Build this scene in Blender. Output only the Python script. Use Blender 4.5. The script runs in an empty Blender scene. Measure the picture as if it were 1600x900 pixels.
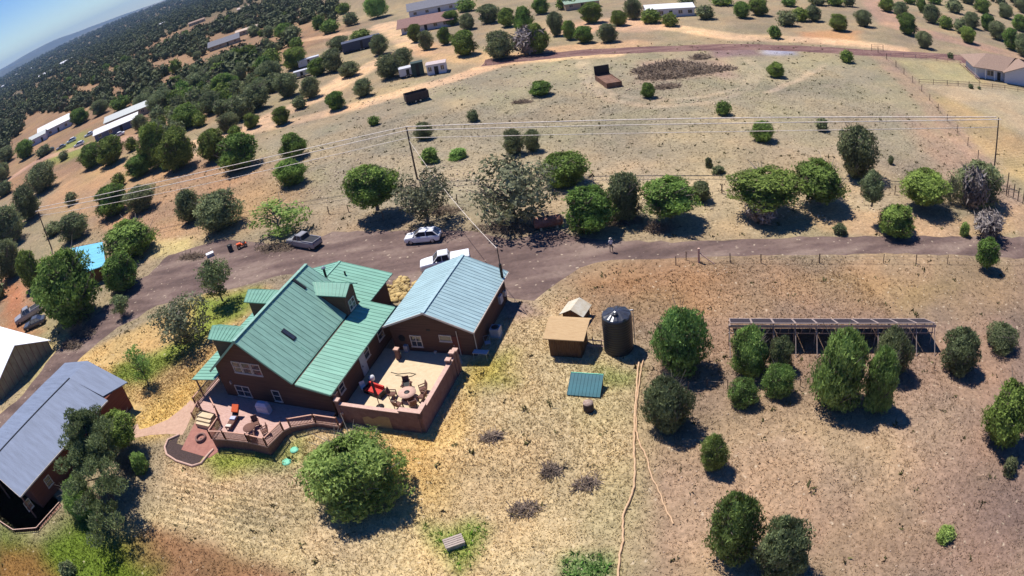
import bpy, math, random
import numpy as np
from mathutils import Vector, Matrix
S = bpy.context.scene
COL = S.collection
rad = math.radians
# ------------------------------------------------------------------ camera (wide fisheye drone lens)
F_, K_, PITCH, ROLL, CAMH = 1.40657644, 0.05296308, 0.53761078, 0.17031198, 38.2
cd = bpy.data.cameras.new('drone_camera'); cam = bpy.data.objects.new('drone_camera', cd)
COL.objects.link(cam); S.camera = cam
cd.type = 'PANO'; cd.sensor_fit = 'HORIZONTAL'; cd.sensor_width = 36; cd.sensor_height = 20.25
cd.clip_start = .1; cd.clip_end = 90000
cd.panorama_type = 'FISHEYE_LENS_POLYNOMIAL'; cd.fisheye_fov = rad(170)
cd.fisheye_polynomial_k0 = 0; cd.fisheye_polynomial_k1 = -1/(18*F_); cd.fisheye_polynomial_k2 = 0
cd.fisheye_polynomial_k3 = -K_/18**3; cd.fisheye_polynomial_k4 = 0
_c, _s, _cp, _sp = math.cos(ROLL), math.sin(ROLL), math.cos(PITCH), math.sin(PITCH)
_M = Matrix((Vector((_c, -_s*_sp, -_s*_cp)), Vector((_s, _c*_sp, _c*_cp)), Vector((0, -_cp, _sp)))).transposed().to_4x4()
_M.translation = (0, 0, CAMH); cam.matrix_world = _M
# ------------------------------------------------------------------ light
SUN_AZ, SUN_EL = 124.0, 64.0          # direction towards the sun, math azimuth from +X
w = bpy.data.worlds.new('World'); S.world = w; w.use_nodes = True
nt = w.node_tree; bg = nt.nodes['Background']
sky = nt.nodes.new('ShaderNodeTexSky'); sky.sky_type = 'NISHITA'; sky.sun_disc = False
sky.sun_elevation = rad(SUN_EL); sky.sun_rotation = rad(90-SUN_AZ); sky.altitude = 1500
sky.air_density = 1.0; sky.dust_density = 0.3; sky.ozone_density = 3.0
hs = nt.nodes.new('ShaderNodeHueSaturation'); hs.inputs['Saturation'].default_value = 1.4; hs.inputs['Hue'].default_value = .517
nt.links.new(sky.outputs[0], hs.inputs['Color']); nt.links.new(hs.outputs[0], bg.inputs[0]); bg.inputs[1].default_value = 0.088
sd = bpy.data.lights.new('sun', 'SUN'); sd.energy = 5.0; sd.angle = rad(.53); sd.color = (1, .955, .89)
so = bpy.data.objects.new('sun', sd); COL.objects.link(so)
_d = Vector((math.cos(rad(SUN_AZ))*math.cos(rad(SUN_EL)), math.sin(rad(SUN_AZ))*math.cos(rad(SUN_EL)), math.sin(rad(SUN_EL))))
so.rotation_euler = _d.to_track_quat('Z', 'Y').to_euler(); so.location = (0, 0, 80)
S.view_settings.view_transform = 'Standard'; S.view_settings.look = 'None'
S.view_settings.exposure = 0.34; S.view_settings.gamma = 1; S.view_settings.use_curve_mapping = False
S.cycles.max_bounces = 5; S.cycles.diffuse_bounces = 2; S.cycles.glossy_bounces = 2; S.cycles.transparent_max_bounces = 6
S.cycles.volume_bounces = 0

rng = np.random.default_rng(7); random.seed(7)
# ------------------------------------------------------------------ geometry of the place
def rayw(px, py):
    x = (px-800)/800; y = (450-py)/800
    r = math.hypot(x, y)+1e-9; th = r/F_+K_*r**3
    d = (math.sin(th)*x/r, math.sin(th)*y/r, math.cos(th))
    dx = _c*d[0]+_s*d[1]; dy = -_s*d[0]+_c*d[1]; dz = d[2]
    return (dx, dz*_cp+dy*_sp, dy*_cp-dz*_sp)
def U(px, py, z=0.):
    v = rayw(px, py); t = (z-CAMH)/v[2]; return (v[0]*t, v[1]*t)
FA = rad(-22.2)
Bv = (math.cos(FA), math.sin(FA)); Av = (-math.sin(FA), math.cos(FA)); OO = (-4., 52.5)
def to_f(x, y): return ((x-OO[0])*Bv[0]+(y-OO[1])*Bv[1], (x-OO[0])*Av[0]+(y-OO[1])*Av[1])
def from_f(b, a): return (OO[0]+b*Bv[0]+a*Av[0], OO[1]+b*Bv[1]+a*Av[1])
def sst(t):
    t = np.clip(t, 0, 1); return t*t*(3-2*t)
def hgt(x, y):
    """height of the ground: the yard falls away a little in front of the deck"""
    x = np.asarray(x, float); y = np.asarray(y, float)
    b = (x-OO[0])*Bv[0]+(y-OO[1])*Bv[1]; a = (x-OO[0])*Av[0]+(y-OO[1])*Av[1]
    dip = -.7*sst((-10.2-a)/5.5)*sst((b+34)/6)
    r = np.hypot(x, y)
    far = sst((r-500)/2500)*(9*np.sin(x*.0021+1)*np.sin(y*.0017)+14*np.sin(x*.0009-y*.0007))
    far = far-sst((r-900)/3000)*6
    return dip+far
def proj(x, y, z):
    dz = y*_cp-(z-CAMH)*_sp; dy = y*_sp+(z-CAMH)*_cp; a = _c*x-_s*dy; b = _s*x+_c*dy
    th = math.atan2(math.hypot(a, b), dz); r = th*F_
    for _ in range(12): r -= (r/F_+K_*r**3-th)/(1/F_+3*K_*r*r)
    n = math.hypot(a, b)+1e-12; return 800+800*r*a/n, 450-800*r*b/n
def UG(px, py, dz=0.):
    z = 0.
    for _ in range(4):
        p = U(px, py, z+dz); z = float(hgt(p[0], p[1]))
    return (p[0], p[1], z)
def hitA(px, py, a):
    """ray through the picture point meets the upright plane a=const of the house frame: (b, z)"""
    v = rayw(px, py); va = v[0]*Av[0]+v[1]*Av[1]; vb = v[0]*Bv[0]+v[1]*Bv[1]
    cb, ca = to_f(0, 0); t = (a-ca)/va
    return cb+vb*t, CAMH+v[2]*t
def hitB(px, py, b):
    v = rayw(px, py); va = v[0]*Av[0]+v[1]*Av[1]; vb = v[0]*Bv[0]+v[1]*Bv[1]
    cb, ca = to_f(0, 0); t = (b-cb)/vb
    return ca+va*t, CAMH+v[2]*t
def C(r, g, b, k=.80):
    f = lambda c: (c/255/12.92 if c <= 10.3 else ((c/255+.055)/1.055)**2.4)
    return (f(r)*k, f(g)*k, f(b)*k)
# ------------------------------------------------------------------ materials
def mat(name, col, rough=.85, col2=None, scale=4., bump=0., metal=0., spec=.3, detail=6., stretch=None, coords='Object', rnd=0.):
    m = bpy.data.materials.new(name); m.use_nodes = True; t = m.node_tree; p = t.nodes['Principled BSDF']
    p.inputs['Roughness'].default_value = rough; p.inputs['Metallic'].default_value = metal
    p.inputs['Specular IOR Level'].default_value = spec
    col2 = col2 or tuple(c*.7 for c in col)
    tc = t.nodes.new('ShaderNodeTexCoord'); mp = t.nodes.new('ShaderNodeMapping')
    t.links.new(tc.outputs[coords], mp.inputs[0])
    if stretch: mp.inputs['Scale'].default_value = stretch
    n = t.nodes.new('ShaderNodeTexNoise'); n.inputs['Scale'].default_value = scale; n.inputs['Detail'].default_value = detail
    n.inputs['Roughness'].default_value = .65
    t.links.new(mp.outputs[0], n.inputs[0])
    r = t.nodes.new('ShaderNodeValToRGB'); r.color_ramp.elements[0].position = .33; r.color_ramp.elements[1].position = .67
    r.color_ramp.elements[0].color = (*col2, 1); r.color_ramp.elements[1].color = (*col, 1)
    t.links.new(n.outputs[0], r.inputs[0]); last = r.outputs[0]
    if rnd:
        oi = t.nodes.new('ShaderNodeObjectInfo'); h = t.nodes.new('ShaderNodeHueSaturation')
        mr = t.nodes.new('ShaderNodeMapRange'); mr.inputs[3].default_value = 1-rnd; mr.inputs[4].default_value = 1+rnd
        t.links.new(oi.outputs['Random'], mr.inputs[0]); t.links.new(mr.outputs[0], h.inputs['Value'])
        t.links.new(last, h.inputs['Color']); last = h.outputs[0]
    t.links.new(last, p.inputs['Base Color'])
    if bump:
        b = t.nodes.new('ShaderNodeBump'); b.inputs['Strength'].default_value = bump; b.inputs['Distance'].default_value = .05
        t.links.new(n.outputs[0], b.inputs['Height']); t.links.new(b.outputs[0], p.inputs['Normal'])
    return m
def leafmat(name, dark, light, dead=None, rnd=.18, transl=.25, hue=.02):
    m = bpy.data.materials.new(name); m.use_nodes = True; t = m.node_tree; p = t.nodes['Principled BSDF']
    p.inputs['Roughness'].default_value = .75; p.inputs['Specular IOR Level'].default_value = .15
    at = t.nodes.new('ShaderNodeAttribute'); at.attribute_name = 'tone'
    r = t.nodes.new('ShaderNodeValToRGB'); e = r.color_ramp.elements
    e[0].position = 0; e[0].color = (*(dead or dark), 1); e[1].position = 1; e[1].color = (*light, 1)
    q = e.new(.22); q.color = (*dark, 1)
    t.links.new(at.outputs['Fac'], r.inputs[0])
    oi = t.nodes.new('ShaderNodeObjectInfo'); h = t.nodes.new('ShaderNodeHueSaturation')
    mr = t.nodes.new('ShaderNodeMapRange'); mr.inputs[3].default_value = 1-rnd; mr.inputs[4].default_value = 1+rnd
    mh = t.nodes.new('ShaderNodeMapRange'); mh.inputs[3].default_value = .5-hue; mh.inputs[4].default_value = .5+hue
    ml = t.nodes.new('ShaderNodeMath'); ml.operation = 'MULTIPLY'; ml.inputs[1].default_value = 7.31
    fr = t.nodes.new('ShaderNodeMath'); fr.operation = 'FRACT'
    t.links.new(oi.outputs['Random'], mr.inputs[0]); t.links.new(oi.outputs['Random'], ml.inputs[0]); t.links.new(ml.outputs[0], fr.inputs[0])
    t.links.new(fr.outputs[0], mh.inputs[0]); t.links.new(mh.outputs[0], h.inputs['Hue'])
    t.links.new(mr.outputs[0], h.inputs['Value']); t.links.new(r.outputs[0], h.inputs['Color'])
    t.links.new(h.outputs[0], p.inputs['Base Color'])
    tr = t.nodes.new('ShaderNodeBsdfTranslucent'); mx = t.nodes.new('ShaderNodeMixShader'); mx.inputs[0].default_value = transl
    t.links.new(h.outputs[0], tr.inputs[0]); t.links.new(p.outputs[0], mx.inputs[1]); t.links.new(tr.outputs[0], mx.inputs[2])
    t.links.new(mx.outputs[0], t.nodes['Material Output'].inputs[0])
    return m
def vcolmat(name, attr='tint', rough=.95, k=1.):
    m = bpy.data.materials.new(name); m.use_nodes = True; t = m.node_tree; p = t.nodes['Principled BSDF']
    p.inputs['Roughness'].default_value = rough; p.inputs['Specular IOR Level'].default_value = .1
    at = t.nodes.new('ShaderNodeAttribute'); at.attribute_name = attr
    t.links.new(at.outputs['Color'], p.inputs['Base Color']); return m
# ------------------------------------------------------------------ mesh builder
class MB:
    def __init__(s): s.v = []; s.f = []; s.mi = []; s.sm = []
    def add(s, vs, fs, mi=0, sm=False):
        n = len(s.v); s.v += [tuple(p) for p in vs]
        for f in fs: s.f.append(tuple(i+n for i in f)); s.mi.append(mi); s.sm.append(sm)
        return s
    def box(s, x0, x1, y0, y1, z0, z1, mi=0):
        return s.add([(x0,y0,z0),(x1,y0,z0),(x1,y1,z0),(x0,y1,z0),(x0,y0,z1),(x1,y0,z1),(x1,y1,z1),(x0,y1,z1)],
                     [(0,3,2,1),(4,5,6,7),(0,1,5,4),(1,2,6,5),(2,3,7,6),(3,0,4,7)], mi)
    def cbox(s, cx, cy, z0, sx, sy, sz, rot=0., mi=0):
        c, q = math.cos(rot), math.sin(rot); vs = []
        for z in (z0, z0+sz):
            for (x, y) in ((-1,-1),(1,-1),(1,1),(-1,1)):
                x *= sx/2; y *= sy/2; vs.append((cx+x*c-y*q, cy+x*q+y*c, z))
        return s.add(vs, [(0,3,2,1),(4,5,6,7),(0,1,5,4),(1,2,6,5),(2,3,7,6),(3,0,4,7)], mi)
    def hexa(s, bot, top, mi=0):
        n = len(bot); fs = [tuple(range(n-1,-1,-1)), tuple(range(n, 2*n))]
        fs += [(i, (i+1) % n, n+(i+1) % n, n+i) for i in range(n)]
        return s.add(list(bot)+list(top), fs, mi)
    def prism(s, poly, z0, z1, mi=0):
        return s.hexa([(x, y, z0) for x, y in poly], [(x, y, z1) for x, y in poly], mi)
    def slab(s, quad, th, mi=0):
        """a sheet of given thickness hung below the polygon"""
        return s.hexa([(x, y, z-th) for x, y, z in quad], quad, mi)
    def bar(s, p, q, r, n=5, r2=None, mi=0, sm=True, caps=True):
        p = Vector(p); q = Vector(q); d = (q-p)
        if d.length < 1e-6: return s
        d.normalize(); u = d.orthogonal().normalized(); v = d.cross(u); r2 = r if r2 is None else r2
        vs = [p+(u*math.cos(2*math.pi*i/n)+v*math.sin(2*math.pi*i/n))*r for i in range(n)]
        vs += [q+(u*math.cos(2*math.pi*i/n)+v*math.sin(2*math.pi*i/n))*r2 for i in range(n)]
        fs = [(i, (i+1) % n, n+(i+1) % n, n+i) for i in range(n)]
        s.add(vs, fs, mi, sm)
        if caps: s.add(vs, [tuple(range(n-1,-1,-1)), tuple(range(n, 2*n))], mi)
        return s
    def beam(s, p, q, w, h=None, mi=0):
        """square bar from p to q"""
        h = h or w; p = Vector(p); q = Vector(q); d = (q-p).normalized()
        u = d.cross(Vector((0, 0, 1)));
        if u.length < 1e-3: u = Vector((1, 0, 0))
        u.normalize(); v = u.cross(d); vs = []
        for c in (p, q):
            for (i, j) in ((-1,-1),(1,-1),(1,1),(-1,1)): vs.append(c+u*i*w/2+v*j*h/2)
        return s.add(vs, [(0,3,2,1),(4,5,6,7),(0,1,5,4),(1,2,6,5),(2,3,7,6),(3,0,4,7)], mi)
    def tube(s, pts, rs, n=6, mi=0):
        if not hasattr(rs, '__len__'): rs = [rs]*len(pts)
        pts = [Vector(p) for p in pts]; rings = []
        u = None
        for i, p in enumerate(pts):
            d = (pts[min(i+1, len(pts)-1)]-pts[max(i-1, 0)]).normalized()
            if u is None: u = d.orthogonal().normalized()
            u = (u-d*u.dot(d)).normalized(); v = d.cross(u)
            rings += [p+(u*math.cos(2*math.pi*k/n)+v*math.sin(2*math.pi*k/n))*rs[i] for k in range(n)]
        fs = [(i*n+k, i*n+(k+1) % n, (i+1)*n+(k+1) % n, (i+1)*n+k) for i in range(len(pts)-1) for k in range(n)]
        s.add(rings, fs, mi, True); m = (len(pts)-1)*n
        return s.add(rings, [tuple(range(n-1,-1,-1)), tuple(range(m, m+n))], mi)
    def lathe(s, cx, cy, prof, n=24, mi=0, sm=True):
        vs = [(cx+r*math.cos(2*math.pi*k/n), cy+r*math.sin(2*math.pi*k/n), z) for r, z in prof for k in range(n)]
        fs = [(i*n+k, i*n+(k+1) % n, (i+1)*n+(k+1) % n, (i+1)*n+k) for i in range(len(prof)-1) for k in range(n)]
        s.add(vs, fs, mi, sm); m = (len(prof)-1)*n
        return s.add(vs, [tuple(range(n-1,-1,-1)), tuple(range(m, m+n))], mi)
    def mesh(s, name, mats):
        me = bpy.data.meshes.new(name); me.from_pydata(s.v, [], s.f)
        for m in (mats if isinstance(mats, (list, tuple)) else [mats]): me.materials.append(m)
        me.polygons.foreach_set('material_index', s.mi); me.polygons.foreach_set('use_smooth', s.sm)
        me.update(); return me
    def build(s, name, mats, parent=None):
        o = bpy.data.objects.new(name, s.mesh(name, mats)); COL.objects.link(o)
        if parent is not None: o.parent = parent
        return o
def tag(o, label=None, cat=None, group=None, kind=None):
    if label: o['label'] = label
    if cat: o['category'] = cat
    if group: o['group'] = group
    if kind: o['kind'] = kind
    return o
def thing(name, label, cat, loc, rz=0., group=None):
    o = bpy.data.objects.new(name, None); COL.objects.link(o); o.empty_display_size = .3
    o.location = loc if len(loc) == 3 else (loc[0], loc[1], float(hgt(*loc))); o.rotation_euler = (0, 0, rz)
    return tag(o, label, cat, group)
def copy_tree(o, parent=None):
    kids = list(o.children)
    c = o.copy(); COL.objects.link(c); c.parent = parent
    for ch in kids: copy_tree(ch, c)
    return c
def npmesh(name, verts, tris, mats, tint=None, tone=None, mi=None, npoly=3):
    """big meshes straight from arrays"""
    me = bpy.data.meshes.new(name); nf = len(tris)
    me.vertices.add(len(verts)); me.vertices.foreach_set('co', np.ascontiguousarray(verts, np.float32).ravel())
    me.loops.add(nf*npoly); me.loops.foreach_set('vertex_index', np.ascontiguousarray(tris, np.int32).ravel())
    me.polygons.add(nf); me.polygons.foreach_set('loop_start', np.arange(0, nf*npoly, npoly, dtype=np.int32))
    me.update(calc_edges=True)
    for m in (mats if isinstance(mats, (list, tuple)) else [mats]): me.materials.append(m)
    if mi is not None: me.polygons.foreach_set('material_index', np.ascontiguousarray(mi, np.int32))
    if tone is not None:
        a = me.attributes.new('tone', 'FLOAT', 'FACE'); a.data.foreach_set('value', np.ascontiguousarray(tone, np.float32))
    if tint is not None:
        dom = 'POINT' if len(tint) == len(verts) else 'FACE'
        a = me.attributes.new('tint', 'FLOAT_COLOR', dom)
        t4 = np.ones((len(tint), 4), np.float32); t4[:, :3] = tint; a.data.foreach_set('color', t4.ravel())
    me.validate(); return me
def link(name, me, parent=None):
    o = bpy.data.objects.new(name, me); COL.objects.link(o)
    if parent is not None: o.parent = parent
    return o
# smooth value noise on arrays (for terrain tints and edges)
_tab = np.random.default_rng(3).random((256, 256))
def vnoise(x, y, sc):
    x = np.asarray(x)*sc+1000.; y = np.asarray(y)*sc+1000.
    xi = np.floor(x).astype(int); yi = np.floor(y).astype(int); fx = sst(x-xi); fy = sst(y-yi)
    g = lambda i, j: _tab[i & 255, j & 255]
    return (g(xi, yi)*(1-fx)+g(xi+1, yi)*fx)*(1-fy)+(g(xi, yi+1)*(1-fx)+g(xi+1, yi+1)*fx)*fy
def fbm(x, y, sc, n=4):
    return sum(vnoise(x, y, sc*2**i)*.5**i for i in range(n))/sum(.5**i for i in range(n))
# ------------------------------------------------------------------ the ground: one sheet to the horizon
def poly_sd(x, y, P):
    """signed distance to a polygon, positive inside"""
    P = np.array(P)[:, :2]; ins = np.zeros(x.shape, bool); d = np.full(x.shape, 1e9)
    for i in range(len(P)):
        x0, y0 = P[i]; x1, y1 = P[(i+1) % len(P)]
        if y0 != y1:
            k = ((y0 > y) != (y1 > y)) & (x < (x1-x0)*(y-y0)/(y1-y0)+x0); ins ^= k
        dx, dy = x1-x0, y1-y0; L = dx*dx+dy*dy+1e-9
        t = np.clip(((x-x0)*dx+(y-y0)*dy)/L, 0, 1); d = np.minimum(d, np.hypot(x-x0-t*dx, y-y0-t*dy))
    return np.where(ins, d, -d)
def line_d(x, y, P):
    P = np.array(P)[:, :2]; d = np.full(x.shape, 1e9)
    for i in range(len(P)-1):
        x0, y0 = P[i]; dx, dy = P[i+1][0]-x0, P[i+1][1]-y0; L = dx*dx+dy*dy+1e-9
        t = np.clip(((x-x0)*dx+(y-y0)*dy)/L, 0, 1); d = np.minimum(d, np.hypot(x-x0-t*dx, y-y0-t*dy))
    return d
def pp(*q): return [UG(*p)[:2] for p in q]
PINK = C(148,122,106); STRAW = C(204,182,140); TAN = C(160,142,114); MEADOW = C(160,148,122); SAND = C(222,184,145)
GOLD = C(205,160,88); GREEN = C(122,150,52); ORANGE = C(176,130,86); BROWN = C(150,102,68); ROADC = C(112,90,92); OLIVE = C(158,148,88)
SCRUB = C(156,122,94); WOODF = C(120,106,82)
# (polygon, colour, soft edge in m, strength, grass tuft density)
ZP = [
 (pp((380,240),(560,160),(770,100),(1000,85),(1360,92),(1520,245),(1400,250),(1100,250),(900,235),(640,300),(480,300)), MEADOW, 9, .9, .6),
 (pp((-60,200),(60,130),(150,100),(300,40),(420,20),(560,40),(420,120),(330,190),(150,260),(-60,340)), SCRUB, 12, .8, .2),
 (pp((600,245),(700,235),(820,250),(1000,250),(1000,300),(780,330),(620,330),(520,320)), C(176,162,134), 5, .7, .6),
 (pp((100,260),(380,240),(480,300),(430,340),(250,380),(60,330)), C(180,142,108), 6, .8, .5),
 (pp((840,280),(1000,262),(1140,270),(1400,300),(1400,345),(1100,340),(930,345)), C(188,166,134), 5, .75, .5),
 (pp((1130,215),(1330,190),(1400,260),(1250,270)), C(170,150,126), 6, .5, .5),
 (pp((1440,190),(1540,250),(1600,330),(1640,380),(1500,300),(1400,180)), C(170,140,120), 3, .6, .3),
 (pp((1000,420),(1640,415),(1640,940),(960,940),(980,700),(1000,560)), PINK, 5, .95, .5),
 (pp((860,500),(830,430),(960,412),(1250,410),(1600,415),(1600,480),(1100,500),(1010,540)), C(164,136,106), 5, .8, .6),
 (pp((880,455),(900,425),(1010,415),(1130,430),(1110,480),(960,470)), ORANGE, 4, .55, .5),
 (pp((1280,440),(1400,430),(1480,450),(1400,480)), C(162,136,92), 4, .5, .6),
 (pp((1100,690),(1280,640),(1500,640),(1420,760),(1300,760),(1230,900),(1120,940),(1050,800)), C(186,158,130), 6, .75, .5),
 (pp((1000,520),(1140,560),(1140,640),(1100,700),(1010,700)), C(142,122,102), 4, .6, .5),
 (pp((420,710),(640,560),(720,520),(830,460),(880,460),(900,520),(1000,560),(985,760),(960,940),(560,950),(150,960),(230,800)), STRAW, 3.5, 1., 1.),
 (pp((700,600),(860,590),(1000,700),(980,840),(880,880),(700,760)), C(206,182,138), 4, .7, 1.),
 (pp((560,665),(660,680),(720,640),(690,800),(640,800)), C(222,186,112), 2.5, .7, 1.),
 (pp((250,720),(420,720),(480,800),(600,880),(420,860),(260,800)), C(206,178,138), 3, .8, .9),
 (pp((240,822),(330,850),(470,900),(480,960),(120,960),(180,850)), C(140,100,70), 1.2, .9, .5),
 (pp((40,620),(110,560),(200,520),(330,455),(420,450),(350,540),(310,610),(240,680),(150,650)), C(206,172,114), 1.2, .9, 1.),
 (pp((310,600),(330,560),(200,660),(215,690),(270,670),(300,650)), C(226,188,110), 2, .8, 1.),
 (pp((110,565),(130,500),(0,470),(0,560),(60,640)), C(176,158,116), 2, .8, .5),
 (pp((0,430),(40,440),(45,500),(60,520),(0,530)), C(190,120,84), 3, .8, .1),
 (pp((300,468),(400,452),(395,480),(330,520),(280,560),(230,600),(170,600),(180,570),(250,550),(300,520)), GREEN, 1.6, .8, 1.4),
 (pp((310,700),(430,705),(420,735),(340,745)), C(130,152,50), 1.6, .8, 1.4),
 (pp((430,700),(480,680),(480,720),(430,740)), C(132,150,70), 1.4, .7, 1.),
 (pp((0,820),(60,850),(140,790),(240,890),(200,960),(-40,960)), C(104,128,32), 2.5, .9, 1.4),
 (pp((0,850),(60,860),(100,900),(80,960),(-40,960)), C(150,104,64), 1.6, .85, .4),
 (pp((720,575),(800,545),(800,600),(740,610)), C(160,158,66), 2, .8, 1.2),
 (pp((930,570),(1000,580),(990,600),(940,600)), C(110,136,54), 1.2, .6, 1.3),
 (pp((660,820),(700,830),(740,815),(760,830),(745,870),(720,900),(700,860)), C(120,148,52), 1.2, .85, 1.6),
 (pp((880,868),(950,870),(950,910),(870,910)), C(78,132,58), 1., .8, 1.8),
 (pp((500,650),(720,690),(730,660),(720,600),(760,560),(770,580),(740,620),(700,690),(560,680)), C(214,184,104), 1.2, .5, 1.),
 (pp((1400,92),(1500,98),(1540,130),(1440,131)), C(174,162,120), 2, .8, .6),
 (pp((1450,155),(1560,150),(1640,230),(1640,320),(1560,258)), C(184,156,114), 3, .85, .4),
 (pp((1440,132),(1600,142),(1640,190),(1600,215),(1500,160)), C(178,160,132), 2, .8, .3),
 (pp((130,205),(150,240),(60,262),(100,225)), C(130,146,70), 4, .7, .4),
 (pp((1000,95),(1140,92),(1150,120),(1000,128)), C(168,138,122), 3, .7, .2),
 (pp((1100,74),(1180,74),(1190,86),(1120,90)), C(132,104,108), 2, .8, .1),
 (pp((1195,75),(1245,76),(1240,86),(1195,85)), C(170,168,186), 2, .8, .1),
 (pp((1250,50),(1340,48),(1340,66),(1260,68)), C(196,144,104), 3, .8, .2),
 (pp((340,440),(390,380),(470,330),(560,335),(620,350),(520,362),(420,372),(300,400)), C(160,140,116), 3, .6, .4),
 (pp((240,375),(300,370),(300,398),(230,400)), C(214,190,132), 1.5, .8, .3),
 (pp((780,470),(830,470),(850,492),(800,500)), C(120,96,104), 1.2, .7, .1),
]
ZL = [  # tracks worn into the ground: (line, half width, colour, strength)
 (pp((300,225),(400,205),(560,165),(700,125),(790,97),(960,84)), 3.2, SAND, .9),
 (pp((330,232),(420,185),(500,150),(560,112),(620,85),(655,75),(625,50),(600,38)), 5, SAND, .9),
 (pp((655,75),(720,88),(790,92),(900,76),(980,70)), 6, C(208,168,128), .8),
 (pp((590,45),(480,62),(420,75),(300,115)), 4, SAND, .6),
 (pp((930,36),(1040,42),(1150,58),(1360,70),(1400,76)), 4, SAND, .85),
 (pp((900,45),(960,35),(1000,40)), 9, C(214,172,138), .8),
 (pp((1365,0),(1400,40),(1480,60),(1600,90)), 6, C(186,146,126), .6),
 (pp((905,95),(915,130),(950,155),(1020,168),(1110,160),(1170,140),(1190,110),(1170,95)), .9, C(196,174,146), .45),
 (pp((915,95),(925,125),(960,148),(1020,158),(1100,152),(1160,135),(1180,108)), .7, C(196,174,146), .4),
 (pp((1365,82),(1410,120),(1470,185),(1530,250),(1590,330),(1640,400)), 2.6, C(172,142,122), .6),
 (pp((1200,145),(1260,120),(1290,100)), .8, C(206,180,150), .5),
 (pp((0,290),(60,250),(140,225),(220,215),(245,200),(270,170)), 3., C(206,164,140), .7),
 (pp((0,650),(60,605),(95,565)), .8, C(200,178,134), .5),
 (pp((1640,330),(1500,360),(1400,350),(1300,345)), 3, C(196,158,122), .6),
]
def ground_look(x, y):
    n1 = fbm(x, y, .05, 4); n2 = fbm(x+300, y, .22, 3); n3 = fbm(x-90, y+70, .9, 2)
    col = np.array(TAN)[None]*np.ones((len(x), 3)); den = np.full(x.shape, .5)
    wx = (n2-.5)*4; wy = (fbm(x, y+500, .22, 3)-.5)*4
    rr = np.hypot(x, y)
    far = sst((rr-260)/500)
    col = col*(1-far[:, None])+np.array(WOODF)[None]*far[:, None]
    for P, c, soft, k, dn in ZP:
        P = np.array(P); m = (x > P[:, 0].min()-soft-4) & (x < P[:, 0].max()+soft+4) & (y > P[:, 1].min()-soft-4) & (y < P[:, 1].max()+soft+4)
        if not m.any(): continue
        sd = poly_sd(x[m]+wx[m]*min(soft/4, 1.5), y[m]+wy[m]*min(soft/4, 1.5), P)
        a = sst(sd/soft*.5+.5)*k; col[m] = col[m]*(1-a[:, None])+np.array(c)*a[:, None]; den[m] = den[m]*(1-a)+dn*a
    for P, hw, c, k in ZL:
        d = line_d(x+wx*.35, y+wy*.35, P); a = sst((hw-d)/(hw*.6)+.5)*k*(.75+.5*n3)
        a = np.clip(a, 0, 1); col = col*(1-a[:, None])+np.array(c)*a[:, None]; den = den*(1-a)
    n4 = fbm(x+40, y-220, .11, 3)
    gm_ = sst((n4-.52)*7)[:, None]*.28; col = col*(1-gm_)+col*np.array([.80, .90, .74])*gm_
    rm_ = sst((.44-n4)*7)[:, None]*.35; col = col*(1-rm_)+col*np.array([1.16, 1.02, .90])*rm_
    v = (.74+.54*n1)*(.82+.36*n2)*(.9+.2*n3)
    hue = np.stack([1+(n2-.5)*.10, np.ones_like(n2), 1-(n1-.5)*.25-(n2-.5)*.12], 1)
    return col*v[:, None]*hue, den
def axis(lo, hi, step, out, grow=1.16):
    a = list(np.arange(lo, hi+step, step)); s = step; v = a[-1]
    while v < out: s *= grow; v += s; a.append(v)
    s = step; v = a[0]; b = []
    while v > -out: s *= grow; v -= s; b.append(v)
    return np.array(b[::-1]+a)
gx = axis(-95, 75, .6, 12000); gy = axis(8, 125, .6, 12000)
def more(a, lo, hi, step):   # a second, coarser band
    return np.unique(np.concatenate([a[(a <= lo) | (a >= hi)], np.arange(lo, hi, step)]))
gy = more(gy, 126, 330, 1.6); gx = more(gx, 76, 190, 1.6); gx = more(gx, -300, -96, 2.)
X, Y = np.meshgrid(gx, gy); X = X.ravel(); Y = Y.ravel(); nx, ny = len(gx), len(gy)
tint, den = ground_look(X, Y)
idx = np.arange(nx*ny).reshape(ny, nx)
quads = np.stack([idx[:-1, :-1], idx[:-1, 1:], idx[1:, 1:], idx[1:, :-1]], -1).reshape(-1, 4)
Z = hgt(X, Y)
m_ground = bpy.data.materials.new('dry_ground'); m_ground.use_nodes = True
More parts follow.
